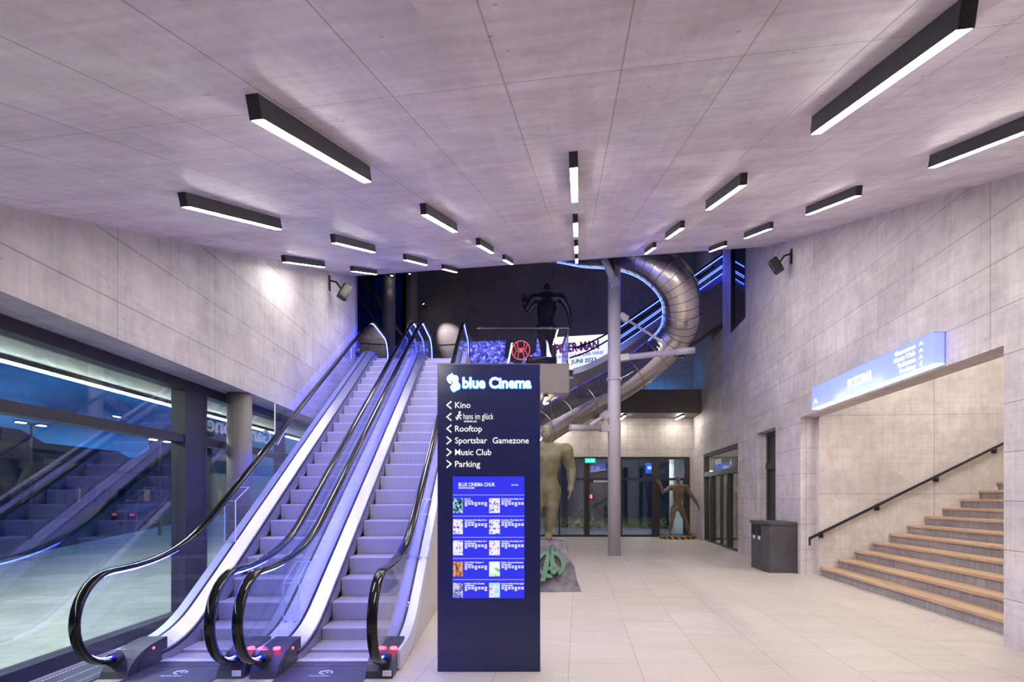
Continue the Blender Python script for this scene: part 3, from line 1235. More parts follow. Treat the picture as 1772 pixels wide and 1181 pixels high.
def chevron(px, py, d):
    m = MB()
    p = [tp(px + d * 3.6, py - 6), tp(px - d * 3.6, py), tp(px + d * 3.6, py + 6)]
    for a_, b_ in zip(p[:-1], p[1:]):
        q = V((b_[0] - a_[0], b_[1] - a_[1])).normalized()
        nq = V((-q.y, q.x)) * .0058
        q = q * .004
        m.prism([(a_[0] - q.x + nq.x, -.0902, a_[1] - q.y + nq.y), (b_[0] + q.x + nq.x, -.0902, b_[1] + q.y + nq.y), (b_[0] + q.x - nq.x, -.0902, b_[1] + q.y - nq.y), (a_[0] - q.x - nq.x, -.0902, a_[1] - q.y - nq.y)], (0, -.003, 0))
    m.done('arrow', 'letter', tm)


for i, (s, x1_) in enumerate((('Kino', 814), (None, 0), ('Rooftop', 834), ('Sportsbar', 843), ('Music Club', 850), ('Parking', 831))):
    py = 701.5 + 20.4 * i
    chevron(777, py, 1 if i < 3 else -1)
    if s:
        ttext('direction_text', s, 787.5, x1_, py + 5, 10.4, 'letter', .003, .005)
ttext('direction_text', 'Gamezone', 852.5, 915, 701.5 + 61.2 + 5, 10.4, 'letter', .003, .005)
ttext('direction_text', 'hans im glück', 802, 854, 726, 10.5, 'letter', .003, -.004)
ttext('direction_subtext', 'BURGERGRILL | BAR', 803, 825, 731, 2.6, 'letter', .003, .02)
m = MB()
for seg in (((795, 716), (794, 721)), ((794, 721), (791, 727)), ((794, 721), (798, 726)), ((794.5, 718), (791, 721)), ((795, 718), (799, 720)), ((789, 722), (791, 727))):
    a_, b_ = tp(*seg[0]), tp(*seg[1])
    m.tube([(a_[0], -.092, a_[1]), (b_[0], -.092, b_[1])], .0055, 6)
m.disc((tp(795.5, 714)[0], -.0905, tp(795.5, 714)[1]), (0, -1, 0), .011, .004, 12)
m.done('walker_mark', 'letter', tm)

# programme screen
x0_, z1_ = tp(783.5, 825)
x1_, z0_ = tp(907.5, 1036)
scr = MB().box((x0_, -.094, z0_), (x1_, -.088, z1_)).done('screen', 'screen', tm)
ttext('screen_title', 'BLUE CINEMA CHUR', 793.5, 856.5, 842, 6.2, 'scr_white', .001, .022, scr, .0045)
ttext('screen_subtitle', 'KINOPROGRAMM', 793.5, 821, 846.3, 2.8, 'scr_white', .001, .03, scr, .0045)
ttext('screen_logo', 'blue Cinema', 885, 897, 840.8, 2.6, 'scr_white', .001, .03, scr, .0045)
titles = [['Fast X', 'Guardians of the Galaxy Vol. 3'], ['Guardians of the Galaxy Vol. 3', 'Guardians of the Galaxy Vol. 3'], ['Guardians of the Galaxy Vol. 3', 'Guardians of the Galaxy Vol. 3'], ['John Wick: Chapter 4', 'Robbie - Das grosse Abenteuer'], ['Knights of the Zodiac', 'Loup im fetten Dschungel']]
PAL = [[(.01, .02, .04), (.3, .6, .8), (.9, .95, 1)], [(.9, .9, 1), (.9, .88, .97), (.25, .2, .7), (.9, .2, .4)], None, None, None]
pm = [speckle('poster_night', [(.005, .01, .03), (.02, .08, .15), (.25, .5, .65), (.9, .95, 1)], 34, 1, 2),
      speckle('poster_white', [(.08, .08, .5), (.85, .85, 1), (.9, .9, 1), (.9, .92, 1), (.8, .15, .45)], 30, 1, 1),
      speckle('poster_orange', [(.05, .02, .02), (.35, .12, .06), (.85, .4, .2), (.3, .4, .8)], 22, 1, 2),
      speckle('poster_green', [(.2, .5, .15), (.8, .95, .8), (.9, 1, .95), (.85, .95, .9)], 20, 1, 1),
      speckle('poster_blue', [(.1, .1, .3), (.3, .3, .75), (.75, .8, 1), (.6, .3, .4)], 26, 1, 2),
      speckle('poster_pale', [(.45, .75, .85), (.7, .9, 1), (.8, .9, 1), (.8, .3, .3)], 18, 1, 1)]
pix = [[0, 1], [1, 1], [1, 1], [2, 3], [4, 5]]
for r in range(5):
    yy = 857.2 + 36.6 * r
    a_, b_ = tp(783.6, yy - .55), tp(907.4, yy + .55)
    MB().box((a_[0], -.0952, a_[1]), (b_[0], -.0935, b_[1])).done('screen_rule', 'scr_line', scr)
    for c in range(2):
        pxl = 784 if c == 0 else 846.5
        pw = 17 if c == 0 else 18.5
        a_, b_ = tp(pxl, yy + 5.5), tp(pxl + pw, yy + 31)
        MB().box((a_[0], -.0954, a_[1]), (b_[0], -.0935, b_[1])).done('poster_image', pm[pix[r][c]], scr)
        tx = 804 if c == 0 else 867.5
        s = titles[r][c]
        ttext('film_title', s, tx, tx + min(38.5, 1.6 * len(s) + 1), yy + 8.0, 2.7, 'scr_white', .001, .035, scr, .0045)
        m = MB()
        a_, b_ = tp(tx, yy + 9.6), tp(tx + 14 + 3 * ((r + c) % 3), yy + 11.2)
        m.box((a_[0], -.0952, a_[1]), (b_[0], -.0935, b_[1]))
        for k in range(7):
            for j in range(3):
                if j == 2 and (k * 5 + r * 3 + c) % 3:
                    continue
                a_, b_ = tp(tx + k * 5.7 + .3, yy + 12.4 + j * 2.6), tp(tx + k * 5.7 + 4.6, yy + 14.2 + j * 2.6)
                m.box((a_[0], -.0952, a_[1]), (b_[0], -.0935, b_[1]))
        m.done('showtime_grid', 'scr_white', scr)
        scr.children[-1]['kind'] = 'stuff'
a_ = tp(778, 917)
MB().disc((a_[0], -.0895, a_[1]), (0, -1, 0), .006, .003, 10).done('sensor', 'black', tm)

# ------------------------------------------------------------------ stair recess on the right
SB = V((6.58, 12.66, 0))             # foot of the recess wall
rr = V((.9939, -.1105, 0))           # into the recess
mb = MB()
mb.prism([SB - rr * .03 + V((0, 0, 0)), SB + rr * 6.0, SB + rr * 6.0 + V((0, 0, 6)), SB - rr * .03 + V((0, 0, 6))], RDIR * .2, rr, (0, 0, 1))
struct(mb.done('wall_recess', 'recess'), 'concrete side wall of the stair recess')
mb = MB()
NB = RW(6.71) + ROUT * .37
mb.prism([NB + V((0, 0, 0)), NB + rr * 5.8, NB + rr * 5.8 + V((0, 0, 6)), NB + V((0, 0, 6))], -RDIR * .2, rr, (0, 0, 1))
e_ = SB + rr * 5.8
mb.prism([e_ - RDIR * 6.4, e_ + RDIR * .2, e_ + RDIR * .2 + V((0, 0, 6)), e_ - RDIR * 6.4 + V((0, 0, 6))], rr * .2, RDIR, (0, 0, 1))
struct(mb.done('wall_stairwell', 'recess'))
mb = MB()
mb.prism([SB + RDIR * .2, SB + rr * 6 + RDIR * .2, SB + rr * 6 - RDIR * 6.4, SB - RDIR * 6.4], (0, 0, .2))
o = mb.done('ceiling_stairwell', 'recess')
for v in o.data.vertices:
    v.co.z += 6.0
struct(o)

RIS, RUN, NS = .181, .347, 12
stc = thing('staircase', 'wide concrete staircase with oak treads in the right recess', 'staircase', SB, RANG)
# local x runs along the wall (far), local y points into the room; steps climb towards -y
Lw = 5.95
m = MB()
pts = [(-.0, 0.0)]
for k in range(NS):
    pts += [(-RUN * k - .02, RIS * k if k else 0), (-RUN * k - .02, RIS * (k + 1) - .045)]
pts += [(-RUN * NS - .3, RIS * NS - .045), (-RUN * NS - .3, 0)]
pts = pts[1:]
m.prism([(-.005, y, z) for y, z in pts], (-Lw, 0, 0), (0, 1, 0), (0, 0, 1))
m.done('base', 'riser', stc)
tr0 = None
for k in range(NS):
    if tr0 is None:
        m = MB()
        m.box((-Lw, -RUN - .02, -.045), (-.006, .012, 0), bevel=.004)
        tr0 = m.done('tread', 'wood', stc)
        t_ = tr0
    else:
        t_ = tr0.copy()
        COL.objects.link(t_)
    t_.location = (0, -RUN * k, RIS * (k + 1))
MB().box((-Lw, -4.9, RIS * NS - .2), (-.006, -RUN * NS - .02, RIS * NS)).done('landing', 'riser', stc)
for dx in (-1.0, -1.55):
    MB().box((dx, -.021, .045), (dx + .015, -.019, .075)).done('tag', 'sticker', stc)

# handrail on the recess wall
hp = thing('handrail', 'black square handrail climbing the recess wall above the stairs', 'handrail', SB, RANG)
hs = RIS / RUN
P0 = (.22, .92)
m = MB()


def hz(t):
    return .955 + hs * t


tt0, tt1 = -.27, 4.3
pp = [(-.09, -tt0, hz(tt0) - .17), (-.09, -tt0, hz(tt0)), (-.09, -tt1, hz(tt1))]
m.prism([(-.115, -tt0, hz(tt0) - .17), (-.115, -tt0 - .03, hz(tt0) - .17), (-.115, -tt0 - .03, hz(tt0) - .045), (-.115, -tt1, hz(tt1) - .045), (-.115, -tt1, hz(tt1)), (-.115, -tt0, hz(tt0))], (.045, 0, 0))
m.done('rail', 'black', hp)
for t in (.0, 1.12, 2.28, 3.4):
    br_ = MB().box((-.1, -t - .02, hz(t) - .10), (-.002, -t + .02, hz(t) - .085)).box((-.105, -t - .008, hz(t) - .10), (-.09, -t + .008, hz(t) - .04)).done('bracket', 'black', hp)
    MB().box((-.04, -t - .045, hz(t) - .155), (-.0, -t + .045, hz(t) - .075)).done('bracket_cube', 'black', br_)
h2 = thing('handrail', 'short end of a black handrail at the right edge of the stairs', 'handrail', RW(6.71) + ROUT * .37 + V((0, 0, 0)), RANG)
m = MB()
zz = 1.04
m.prism([(.09, .06, zz - .22), (.09, -.0, zz - .22), (.09, -.0, zz - .05), (.09, -1.8, zz - .05 + hs * 1.8), (.09, -1.8, zz + hs * 1.8), (.09, .06, zz)], (.05, 0, 0))
m.done('rail', 'black', h2)
for t in (.5, 1.4):
    MB().box((0, -t - .03, zz - .12 + hs * t), (.1, -t + .03, zz - .05 + hs * t)).done('bracket', 'black', h2)

# stairwell lamps (the recess has its own light)
sl = thing('ceiling_light', 'white ceiling light inside the stair recess, above the steps', 'ceiling light', SB + rr * 2.2 - RDIR * 3.0 + V((0, 0, 5.94)), RANG, 'stair recess lights')
MB().box((-1.6, -.07, 0), (1.6, .07, .06)).done('housing', 'housing', sl)
MB().box((-1.58, -.06, -.01), (1.58, .06, 0)).done('diffuser', emit('stair_lamp', (1, .96, .93, 1), 200), sl)

# ------------------------------------------------------------------ lit sign over the stairs
sg_ = thing('lightbox_sign', 'long blue and white lightbox reading SPORTSBAR above the stair opening', 'sign', RW(9.78) + V((0, 0, 3.41)), RANG)
SL = 2.03
SH = .435
MB().box((-SL, .0, 0), (SL, .02, SH)).box((-SL, .02, SH - .012), (SL, .15, SH)).box((SL - .012, .02, .012), (SL, .15, SH)).done('casing', plain('sign_casing', lin(150, 165, 230), .5), sg_)
fc = MB()
fc.box((-SL, .15, .02), (SL, .156, SH))
fc.done('face', 'sign_face', sg_)
en = MB().box((-SL, .02, .02), (-SL + .006, .15, SH)).done('end_face', 'sign_face', sg_)
MB().box((-SL, .015, 0), (SL, .156, .018)).done('bottom_strip', 'sign_lip', sg_)
MB().box((-.75, .05, .05), (.95, .075, .075)).done('lamp_tube', 'sign_tube', sg_)
SF = frame_m((0, .157, 0), (-1, 0, 0), (0, 0, 1))


def stext(s, x, z, w, cap, align='L', bold=.02):
    m = MB()
    text_bm(m, s, SF, x, z, w, cap, .004, bold, align)
    m.done('lettering', 'letter_hot', sg_)


stext('SPORTSBAR', -.46, .13, .86, .155, 'L', .012)
for i, s in enumerate(('Gamezone', 'Music Club', 'Toiletten', 'Parking')):
    stext(s, 1.62, .325 - i * .092, (.53, .55, .47, .40)[i], .058, 'R', .03)


def schev(x, z, up, s=.035):
    m = MB()
    p = [(-s, -s * .6), (0, s * .6), (s, -s * .6)] if up else [(s * .6, s), (-s * .6, 0), (s * .6, -s)]
    for a_, b_ in zip(p[:-1], p[1:]):
        m.tube([SF @ V((x + a_[0], z + a_[1], .004)), SF @ V((x + b_[0], z + b_[1], .004))], .0075, 6)
    m.done('arrow', 'letter_hot', sg_)


for i in range(4):
    schev(1.76, .35 - i * .092, i < 3)
schev(-1.83, .14, True, .075)

# ------------------------------------------------------------------ waste station
bn = thing('waste_bin', 'dark slate waste station with two openings beside the stair corner', 'bin', RW(13.0), RANG)
# local x away from the camera along the wall, local y into the room
m = MB()
bp = [(0, .02), (0, .60), (.30, .66), (1.15, .66), (1.15, .02)]
m.prism([(x, y, 0.0) for x, y in bp], (0, 0, 1.06))
m.done('body', 'bin', bn)
m = MB()
m.prism([(x - (.02 if x < .1 else -.02 if x > 1 else 0), y + (.03 if y > .1 else 0), 1.06) for x, y in bp], (0, 0, .06))
m.done('top', 'bin', bn)
for k, xx in enumerate((.38, .78)):
    a_ = MB().box((xx, .655, .80), (xx + .30, .667, 1.02)).done('opening', plain('bin_opening', (.004, .004, .004, 1), .6), bn)
    MB().box((xx + .07, .66, .70), (xx + .2, .668, .775)).done('sticker', 'sticker', bn)

# ------------------------------------------------------------------ loudspeakers


def speaker(loc, rz, label, out):
    e = thing('loudspeaker', label, 'speaker', loc, rz, 'black wall loudspeakers')
    b_ = MB()
    mt = Matrix.Translation((0, .33, -.05)) @ Euler((radians(-28), 0, radians(out))).to_matrix().to_4x4()
    b_.box((-.12, -.10, -.16), (.12, .11, .16), mt, .04)
    b_.done('cabinet', plain('speaker_black', lin(22, 22, 24), .5), e)
    g_ = MB()
    g_.box((-.1, .105, -.135), (.1, .117, .135), mt, .004)
    g_.done('grille', plain('speaker_grille', lin(20, 20, 22), .7), e)
    MB().box((-.05, 0.0, -.02), (.05, .02, .3)).tube([(0, .015, .2), (0, .16, .16), (0, .27, 0)], .022, 8).done('bracket', 'black', e)


speaker(RW(13.36, .005) + V((0, 0, 6.95)), RANG, 'black loudspeaker bracketed to the right concrete wall', -25)
speaker(V((LW(13.0) + .005, 13.0, 6.22)), -pi / 2, 'black loudspeaker bracketed to the left concrete wall', 25)

# ------------------------------------------------------------------ doors in the right wall


def rdoor(name, ya, yb, H, label):
    e = empty(name, RW(ya), RANG)
    struct(e, label)
    return e, (yb - ya) / .9939


d1, L1 = rdoor('door_1', 17.86, 22.8, 3.3, 'dark framed glass sliding door marked PARKING')
m = MB()
m.box((0, -.2, 3.18), (L1, -.04, 3.3)).box((0, -.2, 0), (.09, -.04, 3.18)).box((L1 - .12, -.2, 0), (L1, -.04, 3.18)).box((0, -.22, 2.42), (L1, -.02, 2.6))
m.box((L1 - .12, -.2, 0), (L1, -.04, .08)).box((0, -.2, 0), (L1, -.04, .05))
for xx, w in ((1.35, .2), (3.75, .24)):
    m.box((xx, -.2, .05), (xx + w, -.03, 2.42))
m.done('door_frame', 'frame', d1)
m = MB()
m.box((2.35, -.14, .05), (2.43, -.10, 2.42)).box((2.62, -.14, .05), (2.70, -.10, 2.42))
m.done('door_leaf', 'frame', d1)
for a_, b_ in ((.09, 1.35), (1.55, 3.75), (3.99, L1 - .12)):
    MB().box((a_, -.125, .05), (b_, -.115, 2.42)).done('pane', 'window', d1)
MB().box((.09, -.125, 2.6), (L1 - .12, -.115, 3.18)).done('pane', 'window', d1)
m = MB()
text_bm(m, 'PARKING', frame_m((3.55, -.11, 2.83), (-1, 0, 0), (0, 0, 1)), 0, 0, .95, .17, .006, .03)
m.done('lettering', 'frost', d1)
MB().box((2.1, -.08, 2.5), (2.5, -.01, 2.58), None, .01).done('sensor', 'black', d1)

# parking lobby behind it
m = MB()
A = RW(17.2, -.5)
B = RW(24.2, -.5)
m.prism([A + ROUT * 4, B + ROUT * 4, B + ROUT * 4 + V((0, 0, 3.6)), A + ROUT * 4 + V((0, 0, 3.6))], ROUT * .15, RDIR, (0, 0, 1))
m.prism([B, B + ROUT * 4, B + ROUT * 4 + V((0, 0, 3.6)), B + V((0, 0, 3.6))], RDIR * .15, ROUT, (0, 0, 1))
m.prism([A, A + ROUT * 4, A + ROUT * 4 + V((0, 0, 3.6)), A + V((0, 0, 3.6))], -RDIR * .15, ROUT, (0, 0, 1))
struct(m.done('wall_lobby', 'back'))
m = MB()
m.prism([A, A + ROUT * 4, B + ROUT * 4, B], (0, 0, -.15), (1, 0, 0), (0, 1, 0))
struct(m.done('floor_lobby', 'tile'))
m = MB()
m.prism([p + V((0, 0, 3.6)) for p in (A, A + ROUT * 4, B + ROUT * 4, B)], (0, 0, .15))
struct(m.done('ceiling_lobby', 'pale'))
lb = thing('ceiling_light', 'lobby ceiling light behind the PARKING door', 'ceiling light', RW(21.5, -1.4) + V((0, 0, 3.52)), RANG)
MB().box((-.8, -.06, .0), (.8, .06, .07)).done('housing', 'housing', lb)
MB().box((-.78, -.05, -.01), (.78, .05, 0)).done('diffuser', emit('lobby_lamp', (1, .93, .86, 1), 170), lb)

pb = thing('plush_figure', 'pale plush figure sitting behind the PARKING door', 'plush toy', RW(20.6, -1.3), RANG + pi / 2)
m = MB()
m.sphere((0, 0, .42), .36, 20, (1, .85, 1.1))
m.done('body', 'plush', pb)
MB().sphere((0, -.05, .98), .27, 20, (1, .95, .95)).done('head', 'plush', pb)
for sx in (-1, 1):
    MB().sphere((sx * .2, -.03, 1.2), .09, 14, (1, .6, 1)).done('ear', 'plush', pb)
    MB().tube([(sx * .28, -.05, .65), (sx * .42, -.2, .4)], [.12, .09], 12).sphere((sx * .42, -.2, .4), .1, 12).done('arm', 'plush', pb)
    MB().tube([(sx * .18, -.2, .14), (sx * .28, -.55, .13)], [.14, .12], 12).sphere((sx * .28, -.55, .14), .135, 12).done('leg', 'plush', pb)

d2, L2 = rdoor('door_2', 14.46, 15.95, 3.38, 'narrow dark door set deep in the right wall')
m = MB()
m.box((0, -.36, 3.28), (L2, -.24, 3.38)).box((0, -.36, 0), (.1, -.24, 3.28)).box((L2 - .1, -.36, 0), (L2, -.24, 3.28)).box((0, -.36, 2.4), (L2, -.22, 2.58))
m.done('door_frame', 'frame', d2)
MB().box((.1, -.34, 0), (L2 - .1, -.29, 2.4)).done('door_leaf', 'frame', d2)
MB().box((.1, -.34, 2.58), (L2 - .1, -.30, 3.28)).done('transom_panel', 'frame', d2)
MB().tube([(L2 - .22, -.27, 1.05), (L2 - .34, -.25, 1.05)], .012, 8).done('handle', 'steel', d2)

# ------------------------------------------------------------------ glazed doors in the back wall
bw = empty('window_5', (0, BACK, 0))
struct(bw, 'wide dark framed glazing with doors under the gallery')
m = MB()
xs0, xs1 = -1.2, 7.42
m.box((xs0, .02, 3.24), (xs1, .18, 3.34)).box((xs0, .02, 2.36), (xs1, .18, 2.46)).box((xs0, .02, 0), (xs1, .18, .09))
for xx, w in ((-1.2, .1), (.5, .08), (1.95, .06), (3.02, .1), (3.14, .1), (4.5, .1), (5.86, .3), (7.18, .24)):
    m.box((xx, .0, .09), (xx + w, .18, 3.24))
m.box((3.24, .03, 2.28), (4.5, .16, 2.36))
m.done('window_frame', 'frame', bw)
for a_, b_ in ((-1.1, .5), (.58, 1.95), (2.01, 3.02), (3.24, 4.5), (4.6, 5.86), (6.16, 7.18)):
    MB().box((a_, .095, .09), (b_, .105, 2.36)).done('pane', 'window', bw)
    MB().box((a_, .095, 2.46), (b_, .105, 3.24)).done('pane', 'window', bw)
MB().box((3.4, -.03, 2.28), (4.1, .03, 2.36)).done('door_closer', 'steel', bw)
MB().box((3.27, -.04, 1.62), (3.33, .02, 1.75)).done('alarm_box', 'red', bw)

ex = thing('exit_sign', 'green lit exit sign hanging in front of the rear glazed doors', 'exit sign', (3.25, BACK - .04, 3.08))
MB().box((-.22, -.03, 0), (.22, .03, .2)).done('box', 'black', ex)
MB().box((-.21, -.036, .01), (.21, -.029, .19)).done('face', 'green_sign', ex)
m = MB()
m.tube([(-.1, -.038, .15), (-.08, -.038, .1), (-.12, -.038, .05)], .012, 6).tube([(-.08, -.038, .1), (-.04, -.038, .06)], .012, 6).prism([(.02, -.037, .1), (.09, -.037, .15), (.09, -.037, .05)], (0, -.003, 0)).box((.09, -.04, .085), (.16, -.037, .115))
m.done('pictogram', 'letter', ex)

# plaza behind the rear doors
m = MB()
m.prism([(-6, BACK + .3, -.03), (14, BACK + .3, -.03), (14, 60, -.03), (-6, 60, -.03)], (0, 0, -.1), (1, 0, 0), (0, 1, 0))
struct(m.done('ground_plaza', 'asphalt'))
m = MB()
m.box((-6, BACK + .35, -.03), (14, BACK + 8, -.015))
struct(m.done('trim_3', striped('grating', lin(60, 58, 54)[:3], lin(190, 186, 174)[:3], 5.0, 'X', 0, .6)))
m = MB()
for i in range(2600):
    x, y = random.uniform(-4, 13), random.uniform(BACK + 8.1, BACK + 16)
    h = random.uniform(.12, .45)
    dx, dy = random.uniform(-.06, .06), random.uniform(-.06, .06)
    m.face([(x - .04, y, -.03), (x + .04, y, -.03), (x + dx, y + dy, h)])
tag(m.done('lawn', 'grass'), 'strip of short grass outside the rear glazing', 'grass', None, 'stuff')


def bush(x, y, r, label):
    m = MB()
    for i in range(260):
        a, b = random.uniform(0, 2 * pi), random.uniform(0, 1)
        rr_ = r * (.5 + .5 * random.random())
        p = V((cos(a) * rr_ * sqrt(1 - b * b), sin(a) * rr_ * sqrt(1 - b * b), b * rr_ * .9))
        q = V((random.uniform(-1, 1), random.uniform(-1, 1), random.uniform(-.3, 1))).normalized() * .17
        s_ = q.cross(V((random.random(), random.random(), random.random()))).normalized() * .05
        m.face([p - s_, p + s_, p + q])
    o = m.done('garden_bush', 'leaf')
    o.location = (x, y, -.03)
    tag(o, label, 'bush', 'bushes outside the rear glazing')


bush(3.7, BACK + 6.8, 1.1, 'dark round bush outside, left of the rear door')
bush(8.7, BACK + 6.7, 1.2, 'dark round bush outside behind the striped pedestal')
m = MB()
m.box((7.3, BACK + 2.0, -.03), (8.1, BACK + 2.8, 5))
struct(m.done('trim_4', 'pale'))
m = MB()
m.box((-9, BACK + 20, -.03), (20, BACK + 20.4, 6))
struct(m.done('wall_plaza', 'facade'))
hs_ = thing('hanging_screen', 'small tilted blue screen glowing beyond the rear glazing', 'screen', (6.35, BACK + 2.2, 2.72), radians(22))
MB().box((-.36, 0, 0), (.36, .06, .5)).done('casing', 'black', hs_)
MB().box((-.34, -.006, .02), (.34, 0, .48)).done('display', 'blue_scr', hs_)
MB().box((-.24, -.008, .2), (.0, -.006, .34)).done('caption', 'scr_white', hs_)
MB().tube([(0, .03, .5), (0, .03, 2.0)], .015, 8).done('hanger', 'black', hs_)
struct(MB().box((-6, BACK + .32, 4.72), (13, BACK + 4.5, 4.9)).done('ceiling_porch', 'soffit'))
wl_ = thing('plaza_lamp', 'bright white lamp outside near the rear right corner', 'lamp', (6.75, BACK + 3.2, 2.75))
MB().tube([(0, 0, -2.78), (0, 0, -.05)], .035, 8).done('pole', 'frame', wl_)
MB().sphere((0, 0, .05), .09).done('globe', emit('globe_lamp', (.9, 1, .95, 1), 220), wl_)
wt = MB()
m = thing('plaza_lamp', 'low lamp washing the pale pillar outside', 'lamp', (8.0, BACK + 1.0, .05))
MB().box((-.1, -.1, -.08), (.1, .1, 0)).done('base', 'black', m)
MB().box((-.09, -.09, 0), (.09, .09, .02)).done('lens', emit('wash_lamp', (.8, .95, 1, 1), 120), m)

for x_, y_, lab in ((-1.5, 19.5, 'added unseen light bar brightening the upper hall over the landing'), (4.5, 21.0, 'added unseen light bar brightening the upper hall over the crossing escalator')):  # out-of-view bars added as neutral fill for the upper hall
    g = thing('upper_fill_light', lab, 'ceiling light', (x_, y_, TOP), 0, 'added upper hall fill lights')
    MB().box((-1.2, -.06, -.1), (1.2, .06, 0)).done('housing', 'housing', g)
    MB().box((-1.18, -.05, -.11), (1.18, .05, -.1)).done('diffuser', emit('upper_fill', (1, .94, .9, 1), 22), g)
for x_, lab in ((1.2, 'added unseen light bar brightening the ground outside the rear glazing, left'), (5.4, 'added unseen light bar brightening the ground outside the rear glazing, right')):  # unseen bars added to lift the dark ground beyond the rear doors
    g = thing('porch_fill_light', lab, 'ceiling light', (x_, BACK + 2.6, 4.72), 0, 'added porch fill lights')
    MB().box((-1.0, -.06, -.08), (1.0, .06, 0)).done('housing', 'housing', g)
    MB().box((-.98, -.05, -.09), (.98, .05, -.08)).done('diffuser', emit('porch_fill', (1, .97, .85, 1), 90), g)

# lamps under the gallery
for i, (loc, rz, lab) in enumerate((((4.45, 23.9, 4.94), .25, 'slim white light bar under the gallery, right of the steel column'),
                                    ((6.75, 23.9, 4.94), -.35, 'slim white light bar under the gallery, near the right wall'),
                                    ((.98, 17.6, 4.62), .25, 'slim white light bar under the pale gallery front, by the signboard'),
                                    ((2.0, 23.9, 4.62), .25, 'slim white light bar under the gallery behind the tube slide'))):
    g = thing('gallery_light', lab, 'ceiling light', loc, 0, 'light bars under the gallery')
    MB().box((-.035, -.55, -.08), (.035, .55, 0)).done('housing', 'housing', g)
    MB().box((-.03, -.53, -.095), (.03, .53, -.08)).done('diffuser', emit('gallery_lamp', (1, .93, .86, 1), 135), g)

# ------------------------------------------------------------------ steel column with arms
PC = V((2.91, 16.9, 0))
pc = thing('steel_column', 'tall light grey steel column carrying the tube slide', 'column', PC)
MB().tube([(0, 0, 0), (0, 0, 8.2)], .18, 40).done('shaft', 'paint', pc)
MB().tube([(0, 0, 4.98), (0, 0, 5.06)], .215, 40).done('collar', 'paint', pc)
MB().tube([(0, 0, 0), (0, 0, .012)], .185, 40).done('base_ring', 'paint', pc)


def arm(p, q, r, name='support_arm'):
    p, q = V(p), V(q)
    d = (q - p).normalized()
    o = MB().tube([p, q - d * .5, q - d * .5, q], [r, r, r * 1.12, r * 1.12], 16).done(name, 'paint', pc)
    c = MB()
    c.box((-.03, -.09, -.09), (.22, -.05, .09), Matrix.Translation(p) @ d.to_track_quat('X', 'Z').to_matrix().to_4x4())
    c.box((-.03, .05, -.09), (.22, .09, .09), Matrix.Translation(p) @ d.to_track_quat('X', 'Z').to_matrix().to_4x4())
    c.done('clevis', 'paint', o)
    return o


arm((.2, 0, 5.63), (2.22, -.25, 5.80), .085)
arm((.19, 0, 6.83), (1.5, -.12, 5.95), .035, 'tie_rod')
arm((-.2, -.05, 3.62), (-1.30, -.45, 3.60), .08)
arm((-.18, 0, 4.05), (-.72, -.22, 3.68), .05, 'tie_rod')
arm((.0, -.24, 7.62), (-.36, -.5, 8.25), .085)
MB().box((-.2, -.35, 8.0), (-.05, .1, 8.5)).done('top_bracket', 'dark_steel', pc)

# ------------------------------------------------------------------ tube slide


def catmull(p, n):
    p = [V(q) for q in p]
    p = [p[0] * 2 - p[1]] + p + [p[-1] * 2 - p[-2]]
    out = []
    for i in range(1, len(p) - 2):
        for k in range(n):
            t = k / n
            a, b, c, d = p[i - 1:i + 3]
            out.append(.5 * ((2 * b) + (-a + c) * t + (2 * a - 5 * b + 4 * c - d) * t * t + (-a + 3 * b - 3 * c + d) * t ** 3))
    out.append(p[-2])
    return out


def at(px, py, y):
    return V(((px - 886) / 1027 * y, y, 1.68 + (860 - py) / 1027 * y))


ctl = [at(955, 424, 18.4), at(1010, 431, 18.0), at(1070, 434, 17.3), at(1116, 447, 16.8), at(1152, 472, 16.6), at(1175, 505, 16.7), at(1180, 541, 17.0),
       at(1170, 577, 17.5), at(1136, 615, 17.9), at(1075, 661, 17.95), at(1014, 695, 17.6), at(955, 729, 17.1), at(905, 763, 16.4), at(876, 804, 15.4), at(864, 850, 14.7), at(864, 897, 14.1), at(870, 938, 13.4)]
path = catmull(ctl, 12)
RT = .52
sl = thing('tube_slide', 'spiral steel tube slide winding round the grey column', 'slide', (2.9, 16.9, 0))
off = V((-2.9, -16.9, 0))


def frames(pts):
    n = len(pts)
    fr = []
    for i in range(n):
        t = (pts[min(i + 1, n - 1)] - pts[max(i - 1, 0)]).normalized()
        s_ = t.cross(V((0, 0, 1))).normalized()
        fr.append((pts[i] + off, t, s_, s_.cross(t)))
    return fr


